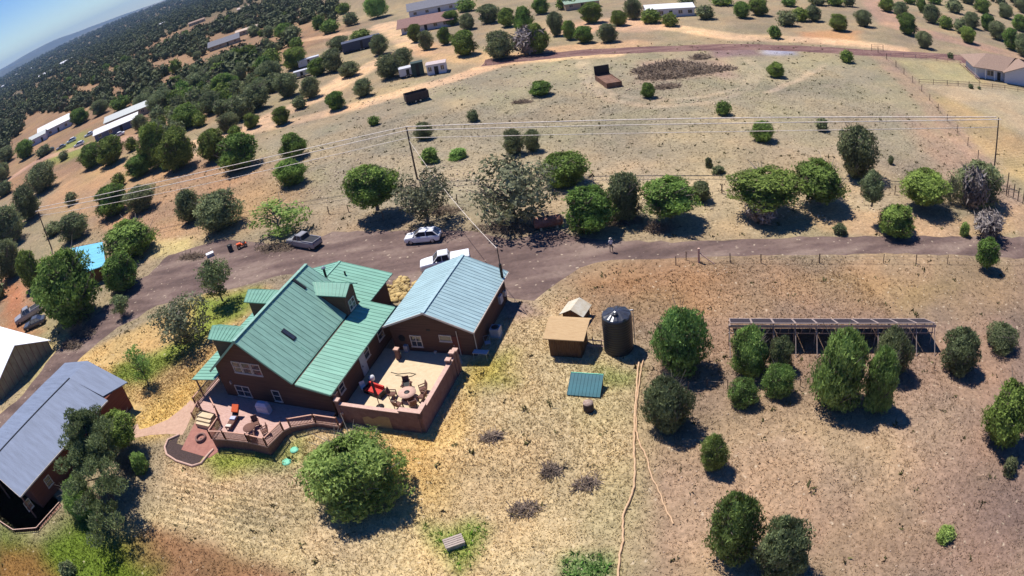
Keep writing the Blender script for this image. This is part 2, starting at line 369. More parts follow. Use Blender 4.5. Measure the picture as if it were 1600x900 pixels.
def ground_nodes(m, rough=.95, base=None, bumpk=.55, fibre=1.):
    t = m.node_tree; p = t.nodes['Principled BSDF']; L = t.links.new
    p.inputs['Roughness'].default_value = rough; p.inputs['Specular IOR Level'].default_value = .08
    tc = t.nodes.new('ShaderNodeTexCoord')
    if base is None:
        at = t.nodes.new('ShaderNodeAttribute'); at.attribute_name = 'tint'; src = at.outputs['Color']
    else:
        rg = t.nodes.new('ShaderNodeRGB'); rg.outputs[0].default_value = (*base, 1); src = rg.outputs[0]
    # warped fibrous noise: matted dry grass
    n0 = t.nodes.new('ShaderNodeTexNoise'); n0.inputs['Scale'].default_value = .9; n0.inputs['Detail'].default_value = 3
    L(tc.outputs['Object'], n0.inputs[0])
    mv = t.nodes.new('ShaderNodeVectorMath'); mv.operation = 'SCALE'; mv.inputs['Scale'].default_value = 1.1
    L(n0.outputs['Color'], mv.inputs[0]); ad = t.nodes.new('ShaderNodeVectorMath'); ad.operation = 'ADD'
    L(tc.outputs['Object'], ad.inputs[0]); L(mv.outputs[0], ad.inputs[1])
    n1 = t.nodes.new('ShaderNodeTexNoise'); n1.inputs['Scale'].default_value = 2.6; n1.inputs['Detail'].default_value = 9; n1.inputs['Roughness'].default_value = .78
    L(ad.outputs[0], n1.inputs[0])
    n2 = t.nodes.new('ShaderNodeTexVoronoi'); n2.inputs['Scale'].default_value = 1.5; L(ad.outputs[0], n2.inputs[0])
    mr = t.nodes.new('ShaderNodeMapRange'); mr.inputs[1].default_value = .3; mr.inputs[2].default_value = .7
    mr.inputs[3].default_value = 1-.5*fibre; mr.inputs[4].default_value = 1+.42*fibre; L(n1.outputs[0], mr.inputs[0])
    m2 = t.nodes.new('ShaderNodeMapRange'); m2.inputs[1].default_value = .0; m2.inputs[2].default_value = .6
    m2.inputs[3].default_value = .86; m2.inputs[4].default_value = 1.06; L(n2.outputs['Distance'], m2.inputs[0])
    mm = t.nodes.new('ShaderNodeMath'); mm.operation = 'MULTIPLY'; L(mr.outputs[0], mm.inputs[0]); L(m2.outputs[0], mm.inputs[1])
    # pale stones and bare specks
    vo = t.nodes.new('ShaderNodeTexVoronoi'); vo.inputs['Scale'].default_value = .95; L(ad.outputs[0], vo.inputs[0])
    st = t.nodes.new('ShaderNodeMapRange'); st.inputs[1].default_value = .16; st.inputs[2].default_value = .05; st.inputs[3].default_value = 0; st.inputs[4].default_value = .55
    L(vo.outputs['Distance'], st.inputs[0])
    vm = t.nodes.new('ShaderNodeVectorMath'); vm.operation = 'SCALE'; L(src, vm.inputs[0]); L(mm.outputs[0], vm.inputs['Scale'])
    mx = t.nodes.new('ShaderNodeMix'); mx.data_type = 'RGBA'; L(st.outputs[0], mx.inputs[0]); L(vm.outputs[0], mx.inputs[6])
    mx.inputs[7].default_value = (*C(235,215,185), 1)
    L(mx.outputs[2], p.inputs['Base Color'])
    if base is None:   # faint mowing stripes where the straw was cut
        ma = t.nodes.new('ShaderNodeAttribute'); ma.attribute_name = 'mow'; wv = t.nodes.new('ShaderNodeTexWave'); wv.inputs['Scale'].default_value = .42; wv.inputs['Distortion'].default_value = 2.2; wv.inputs['Detail'].default_value = 3
        mpw = t.nodes.new('ShaderNodeMapping'); mpw.inputs['Rotation'].default_value = (0, 0, rad(108)); L(tc.outputs['Object'], mpw.inputs[0]); L(mpw.outputs[0], wv.inputs[0])
        wr = t.nodes.new('ShaderNodeMapRange'); wr.inputs[3].default_value = -.24; wr.inputs[4].default_value = .16; L(wv.outputs['Fac'], wr.inputs[0])
        wm_ = t.nodes.new('ShaderNodeMath'); wm_.operation = 'MULTIPLY'; L(wr.outputs[0], wm_.inputs[0]); L(ma.outputs['Fac'], wm_.inputs[1])
        wa = t.nodes.new('ShaderNodeMath'); wa.operation = 'ADD'; L(mm.outputs[0], wa.inputs[0]); L(wm_.outputs[0], wa.inputs[1]); L(wa.outputs[0], vm.inputs['Scale'])
    b = t.nodes.new('ShaderNodeBump'); b.inputs['Strength'].default_value = bumpk; b.inputs['Distance'].default_value = .16
    L(n1.outputs[0], b.inputs['Height']); L(b.outputs[0], p.inputs['Normal'])
    return n1, b, mx, p, tc
ground_nodes(m_ground)
mow = sst(poly_sd(X, Y, pp((235,730),(330,735),(480,760),(470,860),(430,880),(250,830)))/2.)+.9*sst(poly_sd(X, Y, pp((1450,155),(1560,150),(1640,230),(1640,320),(1560,258)))/3.)
gm = npmesh('ground', np.stack([X, Y, Z], 1), quads, m_ground, tint=tint, npoly=4)
_a = gm.attributes.new('mow', 'FLOAT', 'POINT'); _a.data.foreach_set('value', mow.astype(np.float32))
ground = link('ground', gm); tag(ground, kind='structure')

def ragged(P, step=1.3, amp=.5, sc=.45):
    """outline with an uneven, worn edge"""
    out = []
    for i in range(len(P)):
        a = np.array(P[i][:2]); b = np.array(P[(i+1) % len(P)][:2]); L = np.linalg.norm(b-a); n = max(1, int(L/step))
        nrm = np.array([-(b-a)[1], (b-a)[0]])/(L+1e-9)
        for k in range(n):
            q = a+(b-a)*k/n; o = (fbm(np.array([q[0]*3.]), np.array([q[1]*3.]), sc, 3)[0]-.5)*2*amp
            out.append(tuple(q+nrm*o))
    return out
def sheet(name, outline, z, m, kind='structure'):
    import bmesh
    bm = bmesh.new(); vs = [bm.verts.new((x, y, 0)) for x, y in outline]; bm.faces.new(vs)
    bmesh.ops.triangulate(bm, faces=bm.faces[:])
    for f in bm.faces:
        if f.normal.z < 0: f.normal_flip()
    for v in bm.verts: v.co.z = float(hgt(v.co.x, v.co.y))+z
    me = bpy.data.meshes.new(name); bm.to_mesh(me); bm.free(); me.materials.append(m)
    o = link(name, me); tag(o, kind=kind); return o
def roadmat(name, c1, c2, c3):
    m = bpy.data.materials.new(name); m.use_nodes = True
    n1, b, mx, p, tc = ground_nodes(m, base=c1, bumpk=.25, fibre=.38)
    t = m.node_tree; L = t.links.new
    n = t.nodes.new('ShaderNodeTexNoise'); n.inputs['Scale'].default_value = .22; n.inputs['Detail'].default_value = 5
    mp = t.nodes.new('ShaderNodeMapping'); mp.inputs['Scale'].default_value = (.5, 1.6, 1); mp.inputs['Rotation'].default_value = (0, 0, rad(8))
    L(tc.outputs['Object'], mp.inputs[0]); L(mp.outputs[0], n.inputs[0])
    r = t.nodes.new('ShaderNodeValToRGB'); e = r.color_ramp.elements
    e[0].position = .36; e[0].color = (*c2, 1); e[1].position = .66; e[1].color = (*c3, 1); q = e.new(.5); q.color = (*c1, 1)
    L(n.outputs[0], r.inputs[0])
    for l in list(t.links):
        if l.from_node.type == 'RGB': to = l.to_socket; t.links.remove(l); L(r.outputs[0], to)
    return m
m_road = roadmat('asphalt_millings', C(122,102,95), C(102,85,80), C(146,126,114))
m_road2 = roadmat('gravel_road', C(128,98,92), C(112,84,82), C(150,120,108))
ROAD = pp((1640,371),(1500,369),(1400,369),(1250,371),(1150,375),(1050,378),(960,376),(905,372),(865,358),(800,374),(740,362),(640,360),(520,362),(470,386),
          (400,378),(345,374),(300,388),(262,399),(232,430),(205,440),(192,462),(164,480),(144,496),(124,516),(98,540),(78,560),(58,588),(25,628),(-30,668),(-30,712),
          (15,672),(50,630),(82,604),(106,578),(156,534),(184,510),(215,496),(245,478),(320,460),(372,450),(430,432),(480,425),(560,440),(620,455),(640,470),(780,462),(835,470),(850,455),(875,438),
          (905,418),(955,407),(1060,403),(1200,399),(1400,397),(1500,399),(1640,406))
sheet('driveway', ragged(ROAD), .006, m_road)
UR = pp((755,99),(830,90),(900,83),(1000,78),(1080,75),(1150,73),(1250,76),(1360,83),(1430,86),(1500,90),(1515,100))
def strip(P, w0):
    P = [np.array(p) for p in P]; l, r = [], []
    for i, p in enumerate(P):
        d = P[min(i+1, len(P)-1)]-P[max(i-1, 0)]; d = d/np.linalg.norm(d); n = np.array([-d[1], d[0]]); l.append(p+n*w0); r.append(p-n*w0)
    return l+r[::-1]
sheet('gravel_road', ragged(strip(UR, 3.3), 3, .9, .12), .006, m_road2)
# ------------------------------------------------------------------ distant mountains
def ridge(az0, az1, dist, hmax, seed, m, depth=2500, fall=.0):
    r = np.random.default_rng(seed); n = 70; vs = []; rows = 7
    ph = r.random(6)*6.28
    for j in range(rows):
        for i in range(n):
            t = i/(n-1); az = rad(az0+(az1-az0)*t)
            k = .55+.45*sum(math.sin(t*f*6.28+ph[q])/f for q, f in enumerate((1.3, 2.7, 5.1, 9.3, 17.)))/1.6
            env = min(1, t*5)*min(1, (1-t)*5)
            u = j/(rows-1); hh = hmax*max(.05, k)*env*math.sin(math.pi*(.02+.96*u))**1.3*(1+.2*math.sin(9*t+4*u+ph[2]))
            d = dist+depth*(u-.5); vs.append((d*math.cos(az), d*math.sin(az), hh-12))
    fs = [(j*n+i, j*n+i+1, (j+1)*n+i+1, (j+1)*n+i) for j in range(rows-1) for i in range(n-1)]
    b = MB(); b.add(vs, fs, 0, True); o = b.build('mountains', m); tag(o, kind='structure')
m_mount = mat('mountain_scrub', C(96,92,80), .95, C(66,70,62), scale=.004, spec=.05)
ridge(112, 165, 11500, 190, 4, m_mount)
ridge(118, 170, 9000, 110, 9, m_mount)
ridge(60, 140, 6500, 40, 12, m_mount, 1800)
# ------------------------------------------------------------------ plants: crowns of many leaf clumps, tapered trunks with limbs
m_jun = leafmat('juniper_foliage', (.095,.150,.030), (.29,.40,.09), (.19,.155,.09), transl=.32)
m_jun2 = leafmat('dull_juniper_foliage', (.12,.145,.066), (.285,.325,.15), (.21,.175,.125), hue=.012, transl=.32)
m_shag = leafmat('shaggy_juniper_foliage', (.11,.17,.042), (.33,.46,.13), (.21,.18,.10), transl=.32)
m_brt = leafmat('bright_foliage', (.18,.28,.06), (.42,.56,.16), (.22,.20,.12), transl=.4)
m_oak = leafmat('scrub_oak_foliage', (.12,.13,.07), (.27,.28,.16), (.22,.185,.14), hue=.01)
m_pine = leafmat('pine_needles', (.105,.15,.062), (.30,.37,.16), (.16,.135,.08), transl=.3)
m_dead = leafmat('dead_twigs', (.16,.13,.115), (.34,.29,.26), (.12,.10,.09), hue=.004, transl=0)
m_bark = mat('rough_bark', (.13,.10,.075), .9, (.055,.042,.033), scale=9, bump=.4, spec=.1)
m_gbark = mat('grey_bark', (.25,.215,.18), .9, (.12,.10,.085), scale=9, bump=.3, spec=.1)
def sphere_dirs(r, n, zmin=-.95):
    z = r.uniform(zmin, 1, n); a = r.uniform(0, 2*np.pi, n); q = np.sqrt(1-z*z)
    return np.stack([q*np.cos(a), q*np.sin(a), z], 1)
SUBD = True
def ico_core(r, prof, k=.78):
    import bmesh
    bm = bmesh.new(); bmesh.ops.create_icosphere(bm, subdivisions=3 if SUBD else 1, radius=1)
    v = np.array([x.co[:] for x in bm.verts]); f = np.array([[q.index for q in x.verts] for x in bm.faces]); bm.free()
    t = v[:, 2]*.5+.5; rad_ = prof(t)*k*(1+.16*np.sin(5*v[:, 0]+3*v[:, 2]+r.random()*6)*np.sin(6*v[:, 1]+r.random()*6))
    h = np.hypot(v[:, 0], v[:, 1])+1e-6
    hp = prof(t)*k
    P = np.stack([v[:, 0]/h*np.minimum(h*2.2, 1)*rad_, v[:, 1]/h*np.minimum(h*2.2, 1)*rad_, .06+t*.84*k/.78], 1)
    return P, f
def crown(name, seed, n, prof, leaf, m, lobes=16, lob=.28, up=.3, per=4, core=.78, depth=.3, zlo=0., clus=None, stretch=1.):
    """unit crown: width 1, height 1; prof(t) half width at height t"""
    r = np.random.default_rng(seed)
    t = r.beta(1.25, 1.1, n)*(1-zlo)+zlo; a = r.uniform(0, 2*np.pi, n)
    # also cap the top
    lt = r.uniform(0, 1, lobes); la = r.uniform(0, 2*np.pi, lobes); lw = r.uniform(.6, 1, lobes)
    da = np.abs((a[:, None]-la[None]+np.pi) % (2*np.pi)-np.pi)
    g = np.exp(-((da/.55)**2+((t[:, None]-lt[None])/.2)**2))*lw[None]
    L = 1-lob+lob*1.5*g.max(1)+.10*np.clip(r.normal(0, 1, n), 0, 2.2)*(r.random(n) < .35)
    ltone = r.uniform(-.30, .30, lobes)[g.argmax(1)]*(g.max(1) > .3)
    if clus is not None:                      # keep the clumps near lobe centres: an open crown
        keep = g.max(1) > clus; t, a, L, ltone = t[keep], a[keep], L[keep], ltone[keep]; n = len(t)
    dd = 1-depth*r.random(n)**1.6
    R = prof(t)*L*dd
    P = np.stack([R*np.cos(a), R*np.sin(a), t*(.94+.1*L*dd)], 1)
    out = np.stack([np.cos(a), np.sin(a), (t-.42)*2.0], 1); out /= np.linalg.norm(out, axis=1)[:, None]
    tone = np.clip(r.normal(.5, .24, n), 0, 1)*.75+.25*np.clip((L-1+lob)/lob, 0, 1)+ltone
    V = []; T = []
    for k in range(per):
        c = P+r.normal(0, leaf*.55, (n, 3)); s = leaf*r.uniform(.6, 1.35, n)[:, None]
        nn = out+r.normal(0, .42, (n, 3)); nn /= np.linalg.norm(nn, axis=1)[:, None]
        u = np.cross(nn, r.normal(0, 1, (n, 3))); u[:, 2] += up; u /= np.linalg.norm(u, axis=1)[:, None]
        w_ = np.cross(nn, u)
        V.append(np.stack([c-w_*s*.5, c+w_*s*.5+u*s*.1, c+u*s*1.25*stretch], 1).reshape(-1, 3)); T.append(np.clip(tone+r.normal(0, .12, n), 0, 1))
    V = np.concatenate(V); nf = len(V)//3; F = np.arange(nf*3).reshape(-1, 3); T = np.concatenate(T)
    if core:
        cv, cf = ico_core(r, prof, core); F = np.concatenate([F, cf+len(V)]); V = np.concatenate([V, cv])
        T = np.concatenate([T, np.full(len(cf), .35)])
    return npmesh(name, V, F, m, tone=T)
pj = lambda t: .5*np.clip(1-np.abs((t-.42)/.60)**2.6, .0, 1)**.5*np.clip(.72+t*1.1, 0, 1)
po = lambda t: .5*np.clip(1-np.abs((t-.5)/.52)**2.2, 0, 1)**.5
ps = lambda t: .5*np.clip(1-np.abs((t-.42)/.60)**2.2, 0, 1)**.55
pc = lambda t: .5*np.clip(1.02-t, 0, 1)**.75*np.clip(t*6, .25, 1)
pl = lambda t: .5*np.clip(1-t**2.2, 0, 1)**.5
def trunk_mesh(name, seed, m, limbs=7, r0=.05, top=.75, spread=.30, lean=0., sub=2, h0=-.25):
    """unit trunk: from h0 (ground) up into a crown that spans z 0..1"""
    r = random.Random(seed); b = MB()
    pts = [(0, 0, h0)]; n = 6
    for i in range(1, n+1):
        z = h0+(top-h0)*i/n; pts.append((lean*(z-h0)+r.uniform(-.02, .02), r.uniform(-.02, .02), z))
    b.tube(pts, [r0*(1-.75*i/n) for i in range(n+1)], 7)
    for k in range(limbs):
        i = r.randint(1, n-1); p = Vector(pts[i]); a = r.uniform(0, 6.28)+k*2.4; L = spread*r.uniform(.6, 1.15)
        q = p+Vector((math.cos(a)*L*.55, math.sin(a)*L*.55, L*.45)); e = p+Vector((math.cos(a+.3)*L*1.1, math.sin(a+.3)*L*1.1, L*r.uniform(.7, 1.2)))
        b.tube([p, q, e], [r0*.42, r0*.26, r0*.1], 5)
        for s_ in range(sub):
            a2 = a+r.uniform(-1, 1); b.tube([q, q+Vector((math.cos(a2)*L*.4, math.sin(a2)*L*.4, L*.5*r.uniform(.2, 1.2)))], [r0*.18, r0*.06], 4)
    return b.mesh(name, m)
KIND = {}
def proto(kind, crowns, trunks): KIND[kind] = (crowns, trunks)
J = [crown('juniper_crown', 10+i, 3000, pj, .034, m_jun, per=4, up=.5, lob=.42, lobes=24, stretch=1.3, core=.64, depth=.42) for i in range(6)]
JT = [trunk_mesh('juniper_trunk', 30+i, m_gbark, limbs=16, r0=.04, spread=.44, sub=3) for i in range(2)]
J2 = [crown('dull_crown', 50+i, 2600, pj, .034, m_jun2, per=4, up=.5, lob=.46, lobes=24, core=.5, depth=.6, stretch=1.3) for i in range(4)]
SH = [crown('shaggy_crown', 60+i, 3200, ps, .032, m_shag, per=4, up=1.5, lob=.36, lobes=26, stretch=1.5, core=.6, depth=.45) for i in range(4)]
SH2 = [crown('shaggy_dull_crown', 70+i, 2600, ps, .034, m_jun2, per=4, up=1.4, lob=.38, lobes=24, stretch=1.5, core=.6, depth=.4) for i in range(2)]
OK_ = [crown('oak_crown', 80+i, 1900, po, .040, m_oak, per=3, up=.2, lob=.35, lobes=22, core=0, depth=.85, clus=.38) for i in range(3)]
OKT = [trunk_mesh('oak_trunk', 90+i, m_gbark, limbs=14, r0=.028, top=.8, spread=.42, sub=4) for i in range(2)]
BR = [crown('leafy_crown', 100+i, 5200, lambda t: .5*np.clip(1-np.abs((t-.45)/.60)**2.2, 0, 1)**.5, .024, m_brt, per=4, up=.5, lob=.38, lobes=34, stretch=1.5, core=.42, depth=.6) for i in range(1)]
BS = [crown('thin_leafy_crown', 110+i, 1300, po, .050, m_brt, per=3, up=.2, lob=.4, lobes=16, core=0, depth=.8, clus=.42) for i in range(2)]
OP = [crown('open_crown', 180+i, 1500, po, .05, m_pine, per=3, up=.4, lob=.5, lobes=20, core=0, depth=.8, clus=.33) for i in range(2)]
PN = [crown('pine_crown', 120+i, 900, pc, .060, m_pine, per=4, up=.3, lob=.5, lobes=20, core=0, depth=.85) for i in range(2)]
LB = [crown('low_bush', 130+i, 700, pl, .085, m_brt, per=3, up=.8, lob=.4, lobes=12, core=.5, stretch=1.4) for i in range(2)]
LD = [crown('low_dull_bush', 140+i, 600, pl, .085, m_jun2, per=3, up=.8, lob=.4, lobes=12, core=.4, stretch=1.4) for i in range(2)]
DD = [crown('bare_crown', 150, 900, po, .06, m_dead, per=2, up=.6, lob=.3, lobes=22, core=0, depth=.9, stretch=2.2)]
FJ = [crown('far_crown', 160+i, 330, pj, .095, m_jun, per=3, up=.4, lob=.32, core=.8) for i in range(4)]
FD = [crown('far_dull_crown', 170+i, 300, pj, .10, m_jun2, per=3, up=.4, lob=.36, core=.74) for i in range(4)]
for k, c, t in (('juniper', J, JT), ('dull', J2, JT), ('shaggy', SH, JT), ('shaggydull', SH2, OKT), ('oak', OK_, OKT), ('bright', BR, OKT), ('thin', BS, OKT),
                ('pine', PN, [trunk_mesh('pine_trunk', 99, m_bark, limbs=6, r0=.03, top=.95, spread=.2, sub=1, h0=-.45)]), ('open', OP, OKT), ('low', LB, None), ('lowdull', LD, None), ('bare', DD, OKT),
                ('far', FJ, None), ('fardull', FD, None)): proto(k, c, t)
TAKEN = []
_kc = {}
def plant(box, kind, label, name='juniper_tree', cat='tree', group=None, trunk=.06, zrot=None, squash=1., hmax=1.5):
    """a tree whose crown fills the given stretch of the view; its size follows from where it stands"""
    x0, y0, x1, y1 = box; cx, cy = (x0+x1)/2, (y0+y1)/2; z = 1.5
    for _ in range(6):
        v = rayw(cx, cy); p = UG(cx, cy, z); dist = math.dist((p[0], p[1], z), (0, 0, CAMH)); dep = -math.asin(v[2])
        e = .5; a = rayw(cx-e, cy); b = rayw(cx+e, cy); s1 = math.sqrt(sum((a[i]-b[i])**2 for i in range(3)))
        a = rayw(cx, cy-e); b = rayw(cx, cy+e); s2 = math.sqrt(sum((a[i]-b[i])**2 for i in range(3)))
        W = (x1-x0)*s1*dist; Hh = (y1-y0)*s2*dist
        q = Hh**2-(W*math.sin(dep))**2; Hc = .9*math.sqrt(max(q, (.4*W)**2))/max(math.cos(dep), .3)
        Hc = min(Hc, hmax*W); z = trunk*Hc+Hc*.5
    W *= .97
    if kind in ('juniper', 'dull', 'shaggy', 'shaggydull') and y1-y0 > 30: W *= 1.03; Hc *= .96
    crowns, trunks = KIND[kind]; i = _kc.get(kind, 0); _kc[kind] = i+1
    gz = float(hgt(p[0], p[1])); rz = random.uniform(0, 6.28) if zrot is None else zrot
    TAKEN.append((p[0], p[1], W/2))
    px_h = y1-y0
    if trunks is None or px_h < 24:
        ck = {'juniper': 'far', 'dull': 'fardull', 'oak': 'fardull', 'shaggy': 'far'}.get(kind, kind) if px_h < 24 else kind
        crowns = KIND[ck][0]
        o = link(name, crowns[i % len(crowns)]); o.location = (p[0], p[1], gz+trunk*Hc-.03*Hc); o.rotation_euler = (0, 0, rz); o.scale = (W, W, Hc)
        return tag(o, label, cat, group)
    t = thing(name, label, cat, (p[0], p[1], gz), rz, group)
    c = link('crown', crowns[i % len(crowns)], t); c.location = (0, 0, trunk*Hc); c.scale = (W, W, Hc)
    k = link('trunk', trunks[i % len(trunks)], t); k.location = (0, 0, trunk*Hc); k.scale = (W, W, Hc)
    if trunk > .25: k.scale = (W, W, Hc)
    return t
G1 = 'junipers and oaks along the north side of the driveway'
P_ = [
 ((538,252,622,322),'juniper','round green juniper with a yellow-green stem beside the utility pole above the two parked cars',G1,.42),
 ((612,262,706,345),'oak','thin grey-green oak with bare limbs in front of the foot of the middle utility pole',G1,.2),
 ((728,240,870,352),'oak','largest grey leafless-looking oak, sprawling left of the rusty cylindrical tank',G1,.12),
 ((843,235,917,292),'juniper','dense round juniper standing alone behind the fence above the rusty tank',G1,.05),
 ((880,288,958,366),'juniper','bright round juniper just above the standing person, shadow reaching the drive',G1,.06),
 ((942,266,1006,345),'dull','pale olive juniper squeezed between the two bright green ones near the person',G1,.08),
 ((1001,272,1092,338),'juniper','broad dark juniper with a wide shadow over the fence right of the person',G1,.38),
 ((1079,280,1113,315),'dull','small grey-green juniper at the right foot of the broad one by the fence',G1,.05),
 ((1140,256,1248,325),'juniper','widest flat-topped juniper on the drive edge with its shadow touching the drive',G1,.5),
 ((1237,247,1326,315),'juniper','loose olive juniper behind the widest one, shadow falling to its right',G1,.3),
 ((1308,192,1371,278),'dull','tall grey-green juniper standing farthest up the slope above the row',G1,.06),
 ((1344,262,1385,315),'dull','small lollipop-shaped juniper on a long bare trunk beside the drive',G1,.9),
 ((1372,315,1431,370),'juniper','low bright bushy juniper tight against the drive edge, left of the lollipop tree shadow',G1,.03),
 ((1407,260,1482,320),'juniper','bright green wide juniper left of the tree with a dead grey side',G1,.28),
 ((1474,272,1500,318),'oak','narrow sparse oak between two large junipers at the right of the row',G1,.1),
 ((1490,248,1570,322),'dull','large juniper with a dead grey branchy side near the right field corner',G1,.08),
 ((1522,328,1572,375),'bare','bare brown shrub at the drive edge under the junipers at the right',G1,.1),
 ((1498,347,1516,370),'low','tiny green bush at the drive edge near the right end',G1,0),
 ((1526,370,1563,418),'juniper','lone juniper on a bare stem on the near side of the drive at the right',None,.22),
 ((1500,262,1545,330),'bare','dead grey-lilac branches in front of the large juniper at the right field corner',G1,.02),
 ((1165,305,1215,352),'bare','tangle of dead brown brush under the widest juniper',G1,.0),
]
G2 = 'single junipers scattered over the open meadow'
P_ += [((x0,y0,x1,y1),k,l,G2,.03) for (x0,y0,x1,y1,k,l) in [
 (783,200,818,242,'dull','juniper left of a pair standing mid meadow behind the power lines'),(817,200,845,237,'dull','thinner right-hand juniper of the pair standing mid meadow'),
 (645,190,677,218,'dull','dark juniper directly behind the top of the middle utility pole'),(729,172,749,190,'dull','small dark juniper just above the upper power line'),
 (574,181,593,196,'juniper','smallest bright green juniper left of the dark trailer in the meadow'),(506,143,540,172,'juniper','round juniper on the sandy track edge above the smallest green one'),
 (425,166,453,195,'juniper','neat egg-shaped juniper at the bend of the sandy track'),(435,206,478,248,'juniper','upper of two junipers standing one behind the other under the wires'),
 (429,246,478,290,'juniper','lower of two junipers standing one behind the other under the wires'),(551,122,583,151,'dull','ragged dark juniper by the sandy track left of the small pale shed'),
 (824,126,863,150,'juniper','low wide bright juniper alone in the upper meadow'),(1000,129,1024,153,'juniper','bright round juniper at the near edge of the big brush pile'),
 (1118,157,1142,180,'juniper','juniper at the right end of the upper power line'),(1172,188,1209,221,'juniper','juniper in the meadow directly above the widest roadside juniper'),
 (1274,185,1295,205,'dull','small brown-green juniper in the pale right part of the meadow'),(1198,97,1226,121,'juniper','juniper beside the faint loop track right of the brush pile'),
 (1312,78,1334,98,'juniper','small juniper just below the gravel road near the field gate'),(1387,243,1397,257,'dull','tiny brown shrub in the reddish soil right of the tall grey-green juniper')]]
P_ += [((x0,y0,x1,y1),k,l,None,0) for (x0,y0,x1,y1,k,l) in [
 (656,231,688,255,'low','bright green low shrub right of the middle utility pole'),(700,231,733,249,'low','yellow-green low shrub next to the bright one right of the middle pole'),
 (1100,246,1114,262,'lowdull','left of two small grey shrubs in the meadow above the fence'),(1112,258,1134,272,'lowdull','right of two small grey shrubs in the meadow above the fence'),
 (1462,821,1495,846,'low','isolated dark green bush in the bare lower right ground'),(1566,712,1592,742,'lowdull','small dry shrub near the right edge below the dark juniper'),
 (88,876,118,902,'lowdull','small grey shrub in the grass at the bottom left'),
 (1300,348,1325,368,'lowdull','dry pale shrub on the bank above the drive')]]
G3 = 'junipers on the wooded slope at the left'
P_ += [((x0,y0,x1,y1),k,l,G3,.05) for (x0,y0,x1,y1,k,l) in [
 (585,82,628,122,'dull','wide grey-brown juniper beside the white box and the dark dumpster'),(612,73,645,105,'dull','taller juniper behind the grey-brown one beside the dark dumpster'),
 (307,199,352,252,'juniper','left of two big junipers touching crowns crossed by the power lines'),(336,206,402,266,'juniper','right of two big junipers touching crowns crossed by the power lines'),
 (194,240,236,276,'juniper','small juniper at the lower left of the three-tree clump under the wires'),(214,189,262,264,'juniper','tallest juniper in the three-tree clump under the wires'),
 (244,196,301,266,'juniper','broad right-hand juniper of the three-tree clump under the wires'),(122,222,160,262,'juniper','left of two dark junipers beside the strip of green lawn'),
 (146,211,193,258,'juniper','right of two dark junipers beside the strip of green lawn'),(145,286,199,338,'juniper','dense dark juniper crossed by the three wires, left of a browner one'),
 (192,286,244,330,'dull','browner juniper crossed by the three wires'),(174,270,196,292,'juniper','small juniper peeking out behind the dense one crossed by the wires'),
 (270,293,313,348,'dull','thin-crowned juniper on the left of a pair above the red machine'),(303,294,376,360,'dull','broad olive juniper of a pair above the red machine'),
 (86,331,137,376,'dull','round olive juniper above the bright blue metal roof'),(68,346,96,368,'dull','small faded juniper between the left utility pole and the round olive one'),
 (158,341,245,402,'juniper','spreading juniper right behind the bright blue metal roof'),(157,392,214,455,'juniper','dark juniper hiding the right corner of the bright blue metal roof'),
 (50,389,151,508,'juniper','biggest dark juniper in front of the blue roof, beside the old parked trucks'),(26,364,62,475,'juniper','tall narrow juniper behind the left side of the biggest dark one'),
 (-20,318,37,385,'dull','large grey juniper cut by the left edge of the picture'),(-14,372,34,436,'dull','dark lower juniper cut by the left edge of the picture'),
 (18,284,62,345,'dull','dark leaning juniper standing left of the left utility pole'),(38,252,88,300,'dull','brown-leaved tree with a visible stem above the left utility pole'),
 (0,338,28,372,'dull','grey bush-like juniper in the corner left of the left pole')]]
P_ += [
 ((382,311,481,372),'thin','bright green thin-leaved tree shading the parked pickup truck',None,.12),
 ((308,403,362,466),'open','young open-crowned tree with a round shadow on the lawn left of the house',None,.3),
 ((236,456,330,540),'oak','spreading grey-brown oak bush on the green lawn left of the house',None,.12),
 ((168,461,203,492),'open','small sapling on the edge of the driveway left of the lawn',None,.3),
 ((196,538,236,598),'thin','slender sapling on the lawn above the grey-roofed cabin',None,.25),
 ((468,667,634,806),'bright','huge round bright green leafy tree in front of the walled patio',None,.04),
]
G4 = 'shaggy junipers in the dry yard at the right'
P_ += [((x0,y0,x1,y1),k,l,G4,.04) for (x0,y0,x1,y1,k,l) in [
 (1021,476,1107,583,'shaggy','big shaggy juniper right of the black water tank'),(1004,584,1082,676,'shaggydull','loose-crowned juniper below the big one, right of the hoses'),
 (1140,508,1201,586,'shaggy','shaggy juniper covering the left end of the solar rack'),(1200,524,1242,580,'shaggydull','pale grey juniper right in front of the solar rack struts'),
 (1192,564,1241,620,'shaggy','small yellow-green juniper in front of the pale grey one'),(1138,588,1186,636,'shaggy','smallest shaggy juniper, lowest left of the solar rack group'),
 (1272,509,1358,642,'shaggy','largest tall juniper in front of the middle of the solar rack'),(1350,541,1404,646,'shaggy','tall light green juniper touching the right side of the largest one'),
 (1369,508,1426,590,'shaggydull','grey-green juniper half hidden behind the tall light green one'),(1472,509,1534,585,'shaggydull','brownish juniper just beyond the right end of the solar rack'),
 (1540,502,1593,550,'shaggydull','small grey juniper at the right edge level with the solar rack'),(1540,591,1612,700,'juniper','dark round juniper cut by the right edge of the picture'),
 (1095,678,1139,736,'shaggy','small solitary juniper in the middle of the dry yard'),(1106,765,1194,880,'shaggy','upright dense juniper near the bottom edge, left of a duller one'),
 (1180,805,1271,912,'shaggydull','dull round juniper cut by the bottom edge')]]
